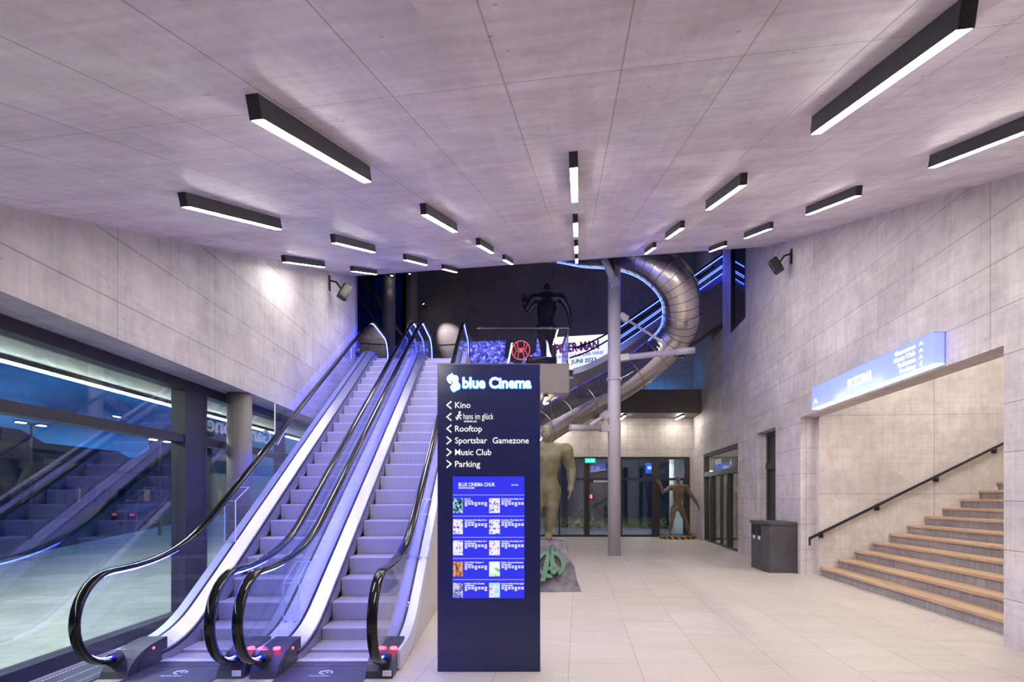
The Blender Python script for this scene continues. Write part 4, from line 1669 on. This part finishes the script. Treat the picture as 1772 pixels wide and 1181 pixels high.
FR = frames(path)
SEG = 4
CLEAR0, CLEAR1 = 92, 148        # the part with a clear upper half
for i in range(0, len(FR) - 1, SEG):
    part = FR[i:i + SEG + 1]
    if len(part) < 2:
        continue
    clear = CLEAR0 <= i < CLEAR1
    n0, n1, tot = (0, 14, 28)
    m = MB()
    rings = []
    for (p, t, s_, u) in part:
        if clear:
            ang = [pi + .15 + (pi - .3 + .0) * k / 14 for k in range(15)]
        else:
            ang = [2 * pi * k / 28 for k in range(28)]
        rings.append([p + (s_ * cos(a) + u * sin(a)) * RT for a in ang])
    if clear:
        for r0, r1 in zip(rings[:-1], rings[1:]):
            for k in range(14):
                m.face([r0[k], r0[k + 1], r1[k + 1], r1[k]], smooth=True)
        bmesh.ops.remove_doubles(m.bm, verts=m.bm.verts[:], dist=1e-4)
        m.done('trough_section', 'tube', sl)
        m = MB()
        for (r0, r1) in zip(part[:-1], part[1:]):
            for k in range(14):
                aa = [-.15 + (pi + .3) * q / 14 for q in (k, k + 1)]
                m.face([r0[0] + (r0[2] * cos(aa[0]) + r0[3] * sin(aa[0])) * RT, r0[0] + (r0[2] * cos(aa[1]) + r0[3] * sin(aa[1])) * RT,
                        r1[0] + (r1[2] * cos(aa[1]) + r1[3] * sin(aa[1])) * RT, r1[0] + (r1[2] * cos(aa[0]) + r1[3] * sin(aa[0])) * RT], smooth=True)
        bmesh.ops.remove_doubles(m.bm, verts=m.bm.verts[:], dist=1e-4)
        m.done('clear_cover', 'tube_clear', sl)
    else:
        m.rings(rings, caps=False)
        m.done('tube_section', 'tube', sl)
    p, t, s_, u = part[0]
    m = MB()
    if clear and (i // SEG) % 2:
        continue
    big = clear or i % 24 == 0
    w = .016 if clear else (.02 if i % 24 == 0 else .008)
    m.tube([p + (s_ * cos(2 * pi * k / 32) + u * sin(2 * pi * k / 32)) * (RT + (.012 if big else .0)) for k in range(32)], w, 6, False, True)
    m.done('seam_ring', 'ring' if big else 'dark_steel', sl)
CC = at(1078, 560, 17.3) + off


def inner(p, t, c=CC):
    d = c - p
    return (d - t * d.dot(t)).normalized()


m = MB()
m.tube([p + inner(p, t) * (RT + .02) for (p, t, s_, u) in FR[4:96]], .009, 6)
m.done('led_strip', 'led_up', sl)
m = MB()
m.tube([p + (u * .92 - s_ * .3).normalized() * (RT + .02) for (p, t, s_, u) in FR[98:150]], .010, 6)
m.done('led_strip', emit('violet_edge', (.09, .07, .85, 1), .9), sl)
m = MB()
m.tube([p - inner(p, t) * (RT + .02) for (p, t, s_, u) in FR[4:62]], .014, 6)
m.done('trim_tube', 'ring', sl)
for k in (88, 118):
    p, t, s_, u = FR[k]
    m = MB()
    q = p - u * (RT + .0)
    m.tube([q, q - V((0, 0, .16))], .09, 12).disc(q - V((0, 0, .17)), (0, 0, -1), .14, .03, 16)
    m.done('saddle', 'dark_steel', sl)

# ------------------------------------------------------------------ upper escalator crossing the hall
UE = thing('escalator', 'upper escalator with grey cladding and blue light lines, high at the back', 'escalator', (3.6, 19.79, 0))
SLP = .704
z_rail = lambda x: 7.33 + SLP * x                 # x local from 3.6
xa, xb = -1.55, 3.62


def uz(x, off_, flat):
    """raking line that levels out at the foot"""
    z = 7.33 + SLP * x + off_
    k = .35
    d = (z - flat) / k
    return flat + k * (math.log1p(exp(-abs(d))) + max(d, 0))


def ustrip(mb, off0, fl0, off1, fl1, ya, yb, n=40, x0=xa, x1=xb):
    rings = []
    for x in frange(x0, x1, n):
        a, b = uz(x, off0, fl0), uz(x, off1, fl1)
        rings.append([(x, ya, a), (x, yb, a), (x, yb, b), (x, ya, b)])
    mb.rings(rings, smooth=False)


for ya in (0.0, 1.42):
    m = MB()
    ustrip(m, -2.28, 4.95, -.86, 5.62, ya, ya + .06)
    m.done('side_cladding', 'grey_clad', UE)
    m = MB()
    ustrip(m, -.86, 5.64, -.02, 6.45, ya + .02, ya + .03)
    m.done('glass_panel', 'glass', UE)
    m = MB()
    m.tube([(x, ya + .025, uz(x, .03, 6.5)) for x in frange(xa, xb, 40)], .03, 8)
    m.done('handrail', 'rubber', UE)
    for o_, f_, r_ in ((-.03, 6.43, .011), (-.34, 6.12, .007), (-.40, 6.06, .007), (-.61, 5.85, .008)) if ya == 0 else ():
        m = MB()
        m.tube([(x, ya - .012, uz(x, o_, f_)) for x in frange(-.1 if o_ < -.03 else -.1, xb, 40)], r_, 6)
        m.done('led_strip', 'led_up', UE)
    m = MB()
    ustrip(m, -.86, 5.60, -.64, 5.82, ya - .0 + .03, ya + .3 if ya == 0 else ya + .06)
    m.done('deck', 'deck', UE)
m = MB()
ustrip(m, -2.30, 4.93, -2.24, 4.99, .0, 1.48)
m.done('soffit', 'fascia_dark', UE)
m = MB()
ustrip(m, -1.25, 5.40, -1.05, 5.45, .32, 1.3)
m.done('step_band', 'step', UE)

# ------------------------------------------------------------------ gallery railing
gr = thing('glass_railing', 'frameless glass railing with a thin top rail along the gallery front', 'railing', (-1.0, 16.84, 5.45))
for i in range(2):
    MB().box((.02 + i * 1.3, 0, 0), (1.29 + i * 1.3, .012, .99)).done('glass_panel', 'glass', gr)
MB().box((0, -.02, .99), (2.6, .03, 1.02)).done('top_rail', 'dark_steel', gr)
MB().box((2.575, 0, 0), (2.6, .03, .99)).done('post', 'dark_steel', gr)
MB().box((2.585, .03, 0), (2.597, 2.1, .99)).done('glass_panel', 'glass', gr)
MB().box((2.57, 0, .99), (2.61, 2.1, 1.02)).done('top_rail', 'dark_steel', gr)

# ------------------------------------------------------------------ LED banner
BO = V((-1.72, 24.0 - .02, 6.62))
bdir = V((5.52, -1.2, 0)).normalized()
bn_ang = atan2(bdir.y, bdir.x)
bs = thing('video_wall', 'long lit video wall with a film advertisement under the dark wall', 'screen', BO, bn_ang)
BWD, BH = 5.75, 1.3
MB().box((0, -.02, 0), (BWD, .05, BH)).done('casing', 'black', bs)
MB().box((0, -.03, 0), (3.16, -.02, BH)).done('picture', 'banner', bs)
m = MB()
m.prism([(1.52, -.031, BH), (2.78, -.031, BH), (2.72, -.031, .75), (2.2, -.031, .45), (1.98, -.031, 0), (1.9, -.031, 0), (1.95, -.031, .3), (1.45, -.031, .62)], (0, -.004, 0))
m.done('dark_shape', 'banner_dark', bs)
m = MB()
c_ = V((2.13, -.038, .86))
m.tube([c_ + V((cos(2 * pi * k / 28) * .36, 0, sin(2 * pi * k / 28) * .37)) for k in range(28)], .022, 6, False, True)
for sx in (-1, 1):
    for (a_, b_, d_) in (((.03, .05), (.13, .12), (.14, .34)), ((.04, .02), (.2, .05), (.26, .22)), ((.04, -.02), (.2, -.04), (.25, -.2)), ((.03, -.05), (.11, -.12), (.12, -.33))):
        m.tube([c_ + V((sx * q[0], 0, q[1])) for q in (a_, b_, d_)], .017, 6)
m.sphere(c_, .07, 10, (.8, .3, 1.4))
m.done('emblem', 'banner_red', bs)
MB().box((3.16, -.03, 0), (BWD, -.02, BH)).done('picture', 'banner_white', bs)
BF = frame_m((0, -.031, 0), (1, 0, .06), (0, 0, 1))
for s, x, z, w, cap, mt_, dz in (('SPIDER-MAN', 3.36, .44, 1.85, .33, 'banner_pink', 0), ('SPIDER-MAN', 3.33, .47, 1.85, .33, 'banner_navy', .004), ('ACROSS THE SPIDER-VERSE', 3.42, .24, 1.95, .11, 'banner_violet', 0), ('1. JUNI 2023', 3.95, -.02, 1.15, .15, 'banner_navy', 0)):
    m = MB()
    text_bm(m, s, BF @ Matrix.Translation((0, 0, dz)), x, z, w, cap, .003, .03)
    m.done('lettering', mt_, bs)

# ------------------------------------------------------------------ upper left: dark glazing, round columns, braces, spots
ug = empty('window_6', (-8.5, 24.2, 5.45))
struct(ug, 'tall dark glazing behind the upper landing')
m = MB()
for xx in (0, .9, 1.8, 2.7, 3.6, 4.4):
    m.box((xx, 0, 0), (xx + .09, .14, 7.5))
for zz in (0, 2.6, 5.2):
    m.box((0, .01, zz), (4.5, .13, zz + .09))
m.done('window_frame', 'frame_cool', ug)
MB().box((0, .06, 0), (4.5, .075, 7.5)).done('pane', 'night', ug)
for (x, y, r, lab) in ((-4.15, 20.0, .215, 'round dark column upstairs, left of the spotlight'), (-3.72, 22.0, .22, 'round dark column upstairs beside the dark concrete wall')):
    o = MB().tube([(0, 0, 0), (0, 0, 7.5)], r, 32).done('round_column', 'riser')
    o.location = (x, y, 5.45)
    tag(o, lab, 'column', 'round columns upstairs')
for i, (a_, b_, lab) in enumerate(((at(620, 470, 22.5), at(692, 577, 22.5), 'thick grey diagonal brace behind the escalator tops'), (at(626, 522, 23.2), at(672, 592, 23.2), 'thinner dark diagonal brace behind the escalator tops'))):
    d = (b_ - a_).normalized()
    o = MB().tube([a_ - d * ((a_.z - TOP + .12) / d.z) - b_, d * ((5.46 - b_.z) / d.z)], .09 if i == 0 else .07, 14).done('diagonal_brace', 'dark_steel')
    o.location = b_
    tag(o, lab, 'brace', 'diagonal braces upstairs')


def spot(name, loc, tgt, lab, power, size=.9, blend=.6, arm_to=None):
    e = thing(name, lab, 'spotlight', loc, 0, 'small spotlights upstairs')
    d = (V(tgt) - V(loc)).normalized()
    q = d.to_track_quat('-Z', 'Y')
    m = MB()
    m.tube([V((0, 0, 0)) - d * .06, d * .06], .05, 14)
    m.done('lamp_can', 'black', e)
    m = MB()
    m.disc(d * .061, d, .035, .006, 14)
    m.done('lens', 'spot', e)
    m = MB()
    m.tube([V((0, 0, 0)), V(arm_to) - V(loc)], .02, 8)
    m.done('bracket', 'black', e)
    ld = bpy.data.lights.new('spot_beam', 'SPOT')
    ld.energy = power
    ld.spot_size = size
    ld.spot_blend = blend
    ld.shadow_soft_size = .03
    ld.color = (1, .92, .82)
    lo = bpy.data.objects.new('spot_beam', ld)
    COL.objects.link(lo)
    lo.parent = e
    lo.location = d * .08
    lo.rotation_euler = q.to_euler()


spot('spotlight', at(709, 471, 20.6), (-3.75, 21.6, 6.0), 'bright spotlight in front of the round column upstairs', 260, 1.0, .6, (-3.72, 21.8, at(709, 471, 20.6).z))
spot('spotlight', at(678, 474, 19.6), (-4.15, 19.9, 5.5), 'small spotlight beside the left round column upstairs', 30, 1.0, .6, (-4.1, 19.9, at(678, 474, 19.6).z))
spot('spotlight', at(731, 524, 23.4), (-2.5, 24.19, 8.1), 'spotlight washing the dark concrete wall upstairs', 420, .75, .8, (-3.5, 24.45, at(731, 524, 23.4).z))
MB_ = None

# blue and teal mood lamps of the upper hall (wall washers on the rear gallery)
wsh = thing('wall_washer', 'blue wall washer standing on the rear gallery floor', 'lamp', (5.9, 24.2, 5.46))
MB().box((-.8, -.05, 0), (.8, .05, .05)).done('housing', 'black', wsh)
MB().box((-.78, -.04, .05), (.78, .04, .06)).done('lens', emit('washer_lens', (.10, .34, 1, 1), 45), wsh)

# ------------------------------------------------------------------ plain display figures (generic stand-ins)


def skin_mesh(verts, edges, sub=2):
    """verts: (x, y, z, rx, ry); first one is the root"""
    me = bpy.data.meshes.new('skeleton')
    me.from_pydata([v[:3] for v in verts], edges, [])
    o = bpy.data.objects.new('skeleton', me)
    COL.objects.link(o)
    md = o.modifiers.new('skin', 'SKIN')
    md.use_smooth_shade = True
    if not me.skin_vertices:
        bpy.context.view_layer.objects.active = o
    for i, v in enumerate(verts):
        sv = me.skin_vertices[0].data[i]
        sv.radius = (v[3], v[4] if len(v) > 4 else v[3])
        sv.use_root = (i == 0)
    sb = o.modifiers.new('sub', 'SUBSURF')
    sb.levels = sb.render_levels = sub
    dg = bpy.context.evaluated_depsgraph_get()
    r = bpy.data.meshes.new_from_object(o.evaluated_get(dg))
    bpy.data.objects.remove(o)
    bpy.data.meshes.remove(me)
    return r


def figure(J, mat, parent, k=1.0, name='body', face_dir=V((0, -1, 0))):
    """J: joint positions; k: bulk. One continuous skinned body with five-fingered hands."""
    vs, es, ix = [], [], {}

    def add(n, p, r, link=None):
        ix[n] = len(vs)
        vs.append((*p, r[0] * k, r[1] * k) if isinstance(r, tuple) else (*p, r * k, r * k))
        if link is not None:
            es.append((ix[link], ix[n]))
    J = {a: V(b) for a, b in J.items()}
    add('pel', J['pel'], (.17, .13))
    add('waist', J['waist'], (.155, .115), 'pel')
    add('chest', J['chest'], (.20, .14), 'waist')
    add('up', J['up'], (.17, .12), 'chest')
    add('neck', J['neck'], .062, 'up')
    hd = (J['head'] - J['neck'])
    add('skull', J['neck'] + hd * .75, .05, 'neck')
    for s in 'LR':
        add('sh' + s, J['sh' + s], .095, 'up')
        add('el' + s, J['el' + s], .062, 'sh' + s)
        m1 = (J['el' + s] * .65 + J['wr' + s] * .35)
        add('fa' + s, m1, .06, 'el' + s)
        add('wr' + s, J['wr' + s], .038, 'fa' + s)
        hdir = (J['ha' + s] - J['wr' + s])
        add('pa' + s, J['wr' + s] + hdir * .55, (.05, .03), 'wr' + s)
        add('hip' + s, J['hip' + s], .115, 'pel')
        add('th' + s, J['hip' + s] * .45 + J['kn' + s] * .55, .098, 'hip' + s)
        add('kn' + s, J['kn' + s], .07, 'th' + s)
        add('ca' + s, J['kn' + s] * .65 + J['an' + s] * .35, .072, 'kn' + s)
        add('an' + s, J['an' + s], .046, 'ca' + s)
        add('to' + s, J['to' + s], (.052, .034), 'an' + s)
    raw = bmesh.new()
    for a, b in es:
        va, vb = vs[a], vs[b]
        pa, pb = V(va[:3]), V(vb[:3])
        ra = (va[3], va[4] if len(va) > 4 else va[3])
        rb = (vb[3], vb[4] if len(vb) > 4 else vb[3])
        n = max(3, int((pb - pa).length / (.35 * min(ra[0], rb[0], ra[1], rb[1])) + 1))
        n = min(n, 22)
        for i in range(n + 1):
            t = i / n
            t2 = t * t * (3 - 2 * t)
            rx, ry = ra[0] + (rb[0] - ra[0]) * t2, ra[1] + (rb[1] - ra[1]) * t2
            bmesh.ops.create_icosphere(raw, subdivisions=2, radius=1, matrix=Matrix.Translation(pa.lerp(pb, t)) @ Matrix.Diagonal((rx, ry, (rx + ry) / 2, 1)))

    def lump(c, r_, q=None):
        mt = Matrix.Translation(c) @ (q.to_matrix().to_4x4() if q else Matrix.Identity(4)) @ Matrix.Diagonal((*r_, 1))
        bmesh.ops.create_icosphere(raw, subdivisions=3, radius=1, matrix=mt)
    # head: skull, jaw, brow, nose, ears
    f = face_dir
    kh = 1 + (k - 1) * .45
    hc = J['head']
    sd = V((0, 0, 1)).cross(f)
    q = Matrix(((sd.x, f.x, 0), (sd.y, f.y, 0), (sd.z, f.z, 1))).to_quaternion()
    P = lambda a, b, c: hc + (sd * a + f * b + V((0, 0, c))) * kh
    lump(P(0, -.01, .03), (.078 * kh, .098 * kh, .10 * kh), q)
    lump(P(0, .03, -.055), (.058 * kh, .07 * kh, .07 * kh), q)
    lump(P(0, .075, .025), (.055 * kh, .02 * kh, .014 * kh), q)
    lump(P(0, .098, -.015), (.013 * kh, .02 * kh, .028 * kh), q)
    lump(P(0, .088, -.068), (.026 * kh, .014 * kh, .009 * kh), q)
    for e_ in (-1, 1):
        lump(P(e_ * .08, -.01, -.01), (.012 * kh, .02 * kh, .032 * kh), q)
        lump(P(e_ * .045, .075, -.03), (.02 * kh, .02 * kh, .02 * kh), q)
    # chest, shoulders, buttocks
    ch, up = J['chest'], J['up']
    for s in 'LR':
        sgn = -1 if s == 'L' else 1
        lump(up * .55 + ch * .45 + sd * -sgn * .085 * k * (1 if f.y < 0 else -1) * -1 + f * .09 * k, (.10 * k, .055 * k, .085 * k), q)
        lump(J['sh' + s], (.10 * k, .10 * k, .105 * k))
        lump(J['hip' + s] - f * .05 * k + V((0, 0, .02)), (.11 * k, .10 * k, .11 * k))
    lump((up + J['neck']) / 2 + V((0, 0, -.02)), (.15 * k, .085 * k, .075 * k), q)
    me = bpy.data.meshes.new('raw')
    raw.to_mesh(me)
    raw.free()
    o = bpy.data.objects.new('raw', me)
    COL.objects.link(o)
    md = o.modifiers.new('remesh', 'REMESH')
    md.mode = 'VOXEL'
    md.voxel_size = .02
    sm = o.modifiers.new('smooth', 'SMOOTH')
    sm.factor = .5
    sm.iterations = 4
    dg = bpy.context.evaluated_depsgraph_get()
    me2 = bpy.data.meshes.new_from_object(o.evaluated_get(dg))
    bpy.data.objects.remove(o)
    bpy.data.meshes.remove(me)
    bm = bmesh.new()
    bm.from_mesh(me2)
    bpy.data.meshes.remove(me2)
    for s in 'LR':
        w, h = J['wr' + s], J['ha' + s]
        d = (h - w).normalized()
        side = J.get('hs' + s, V((1, 0, 0)))
        side = (side - d * side.dot(d)).normalized()
        nrm = d.cross(side)
        L = (h - w).length
        for i in range(4):
            o_ = (i - 1.5) * .027 * k
            ln = (.075, .088, .083, .064)[i] * k * 1.1
            b = w + d * L * .75 + side * o_
            pts = [b - d * .03, b + d * ln * .45 + side * o_ * .2 + nrm * .006, b + d * ln * .8 + side * o_ * .3 + nrm * .02, b + d * ln * 1.1 + side * o_ * .3 + nrm * .042]
            rr_ = (.0125, .0115, .0105, .008)
            me = skin_mesh([(*p, q * k, q * k) for p, q in zip(pts, rr_)], [(0, 1), (1, 2), (2, 3)])
            bm.from_mesh(me)
            bpy.data.meshes.remove(me)
        b = w + d * L * .35 + side * .035 * k
        pts = [b - side * .02, b + (side * .8 + d * .7).normalized() * .045 * k, b + (side * .75 + d * .9).normalized() * .085 * k + nrm * .012, b + (side * .6 + d).normalized() * .115 * k + nrm * .025]
        me = skin_mesh([(*p, q * k, q * k) for p, q in zip(pts, (.017, .015, .0125, .009))], [(0, 1), (1, 2), (2, 3)])
        bm.from_mesh(me)
        bpy.data.meshes.remove(me)
    me = bpy.data.meshes.new(name)
    bm.to_mesh(me)
    bm.free()
    me.materials.append(M[mat])
    for p in me.polygons:
        p.use_smooth = True
    o = bpy.data.objects.new(name, me)
    COL.objects.link(o)
    o.parent = parent
    return o


def rock(name, pts, h, parent, seed, mat='rock', jit=.05):
    """low rough block: outline pts at the floor, tapering to h"""
    random.seed(seed)
    m = MB()
    n = len(pts)
    c = sum((V((*p, 0)) for p in pts), V((0, 0, 0))) / n
    rings = []
    for lv in range(5):
        t = lv / 4
        sc = 1 - .33 * t
        rings.append([(c.x + (p[0] - c.x) * sc + (random.uniform(-jit, jit) if lv else 0), c.y + (p[1] - c.y) * sc + (random.uniform(-jit, jit) if lv else 0), h * t * (1 + random.uniform(-.12, .08) if 0 < lv else 1)) for p in pts])
    m.rings(rings, smooth=False)
    return m.done(name, mat, parent)


def densify(pts, n):
    out = []
    for i, p in enumerate(pts):
        q = pts[(i + 1) % len(pts)]
        for k in range(n):
            out.append((p[0] + (q[0] - p[0]) * k / n, p[1] + (q[1] - p[1]) * k / n))
    return out


# rock pedestal with the green emblem, behind the signboard
rk = thing('rock_pedestal', 'grey rock pedestal with a green round emblem, behind the signboard', 'pedestal', (.62, 10.9, 0))
m = MB()
base = densify([(-.95, -.52), (.60, -.45), (.62, .6), (-.95, .6)], 5)
top = densify([(-.6, -.02), (.34, .02), (.36, .5), (-.6, .5)], 5)
random.seed(3)
rings = []
for lv in range(6):
    t = lv / 5
    rings.append([(a[0] + (b[0] - a[0]) * t + (random.uniform(-.03, .03) if lv else 0), a[1] + (b[1] - a[1]) * t + (random.uniform(-.03, .03) if lv else 0), .86 * t + (random.uniform(-.05, .05) if 0 < lv else 0)) for a, b in zip(base, top)])
m.rings(rings, smooth=False)
m.done('rock', 'rock', rk)
EM = Matrix.Translation((.065, -.275, .45)) @ Matrix.Rotation(radians(-30), 4, 'X') @ Matrix.Rotation(radians(3), 4, 'Y')
m = MB()
ring = []
for k in range(46):
    a = radians(-52) + radians(330) * k / 45
    ring.append([EM @ V((cos(a) * r_, y_, sin(a) * r_)) for r_, y_ in ((.195, 0), (.195, -.06), (.265, -.06), (.265, 0))])
m.rings(ring, smooth=False)
# slanted legs of the letter, running out through the ring
m.prism([EM @ V((x, 0, z)) for x, z in ((-.17, -.34), (-.08, -.34), (.03, .34), (-.045, .34))], EM.to_3x3() @ V((0, -.075, 0)))
m.prism([EM @ V((x, 0, z)) for x, z in ((-.045, .34), (.035, .34), (.10, -.19), (.02, -.19))], EM.to_3x3() @ V((0, -.075, 0)))
m.prism([EM @ V((x, 0, z)) for x, z in ((-.1, -.06), (.09, -.06), (.09, -.13), (-.1, -.13))], EM.to_3x3() @ V((0, -.075, 0)))
m.prism([EM @ V((x, 0, z)) for x, z in ((.05, .05), (.17, -.095), (.05, -.22), (.05, -.14), (.09, -.095), (.05, -.04))], EM.to_3x3() @ V((0, -.078, 0)))
m.done('emblem', 'green', rk)

fg = thing('display_figure', 'plain olive display figure standing on the grey rock pedestal', 'statue', (.62, 11.15, .87))
figure(dict(pel=(0, 0, 1.02), waist=(.0, -.03, 1.22), chest=(0, -.06, 1.45), up=(0, -.07, 1.62), neck=(.0, -.11, 1.78), head=(.02, -.17, 1.98),
            shL=(-.40, -.05, 1.66), elL=(-.55, -.06, 1.30), wrL=(-.5, -.22, 1.02), haL=(-.49, -.27, .88), hsL=(0, 1, 0),
            shR=(.38, -.05, 1.66), elR=(.50, .0, 1.30), wrR=(.47, -.16, 1.02), haR=(.46, -.22, .87), hsR=(0, -1, 0),
            hipL=(-.15, 0, .92), knL=(-.18, -.06, .50), anL=(-.2, 0, .10), toL=(-.2, -.2, .045),
            hipR=(.14, 0, .92), knR=(.12, -.07, .50), anR=(.06, .0, .10), toR=(.06, -.2, .045)), 'olive', fg, 1.5)

# striped pedestal with a brown figure by the rear doors
sp = thing('striped_pedestal', 'low round pedestal with a black and yellow striped edge by the rear door', 'pedestal', (6.62, 23.75, 0))
m = MB()
n = 48
for k in range(n):
    a, b = 2 * pi * k / n, 2 * pi * (k + 1) / n
    f = m.face([(.72 * cos(a), .6 * sin(a), 0.0), (.72 * cos(b), .6 * sin(b), 0.0), (.72 * cos(b), .6 * sin(b), .1), (.72 * cos(a), .6 * sin(a), .1)],
               [(a * .7, 0), (b * .7, 0), (b * .7, .1), (a * .7, .1)])
m.done('striped_edge', 'hazard', sp)
MB().tube([(0, 0, .01), (0, 0, .11)], .58, 40).done('plinth', 'rock', sp)
m = MB()
rings = [[(.72 * cos(2 * pi * k / n) * s_, .6 * sin(2 * pi * k / n) * s_, z_) for k in range(n)] for s_, z_ in ((1, .1), (.6, .125), (.05, .13))]
m.rings(rings, smooth=True)
m.done('top', 'rock', sp)
fg2 = thing('display_figure', 'plain brown display figure with one raised hand on the striped pedestal', 'statue', (6.62, 23.75, .13))
figure(dict(pel=(0.0, 0, 1.16), waist=(.02, 0, 1.36), chest=(.03, 0, 1.66), up=(.03, 0, 1.90), neck=(.03, -.02, 2.05), head=(.01, -.06, 2.26),
            shL=(-.26, 0, 1.92), elL=(-.60, -.1, 1.72), wrL=(-.72, -.2, 2.02), haL=(-.83, -.22, 2.18), hsL=(1, 0, .3),
            shR=(.33, 0, 1.92), elR=(.62, .0, 1.52), wrR=(.78, -.12, 1.20), haR=(.83, -.16, 1.05), hsR=(0, -1, 0),
            hipL=(-.15, 0, 1.05), knL=(-.24, -.05, .58), anL=(-.30, 0, .11), toL=(-.32, -.2, .05),
            hipR=(.15, 0, 1.05), knR=(.32, -.04, .58), anR=(.45, .02, .11), toR=(.50, -.18, .05)), 'umber', fg2, 1.12)

# dark figure upstairs, seen from behind
rb = thing('rock_pedestal', 'dark rough rock on the gallery under the dark figure', 'pedestal', (1.05, 18.5, 5.45))
rock('rock', densify([(-.75, -.6), (.48, -.6), (.48, .6), (-.7, .6)], 4), .5, rb, 5, 'charcoal', .09)
fg3 = thing('display_figure', 'plain dark display figure seen from behind, one fist raised, on the gallery', 'statue', (1.05, 18.5, 5.98))
J = {}
for n_, (px, py, dy) in dict(pel=(943, 571, 0), waist=(944, 556, 0), chest=(946, 536, .05), up=(947, 519, .08), neck=(946, 509, .12), head=(947, 498, .2),
                             shL=(924, 518, .05), elL=(912, 536, .12), wrL=(907, 521, .3), haL=(909, 510, .34),
                             shR=(971, 518, .05), elR=(983, 536, .02), wrR=(987, 555, .1), haR=(987, 563, .12),
                             hipL=(937, 573, 0), knL=(939, 592, .15), anL=(941, 618, .0), toL=(939, 622, .24),
                             hipR=(952, 573, 0), knR=(956, 594, .3), anR=(960, 618, .28), toR=(962, 622, .5)).items():
    p = at(px, py, 18.5)
    J[n_] = (p.x - 1.05, dy, p.z - 5.93)
J['hsL'] = (1, 0, 0)
J['hsR'] = (0, 1, 0)
figure(J, 'charcoal', fg3, 1.6, 'body', V((0, 1, 0)))
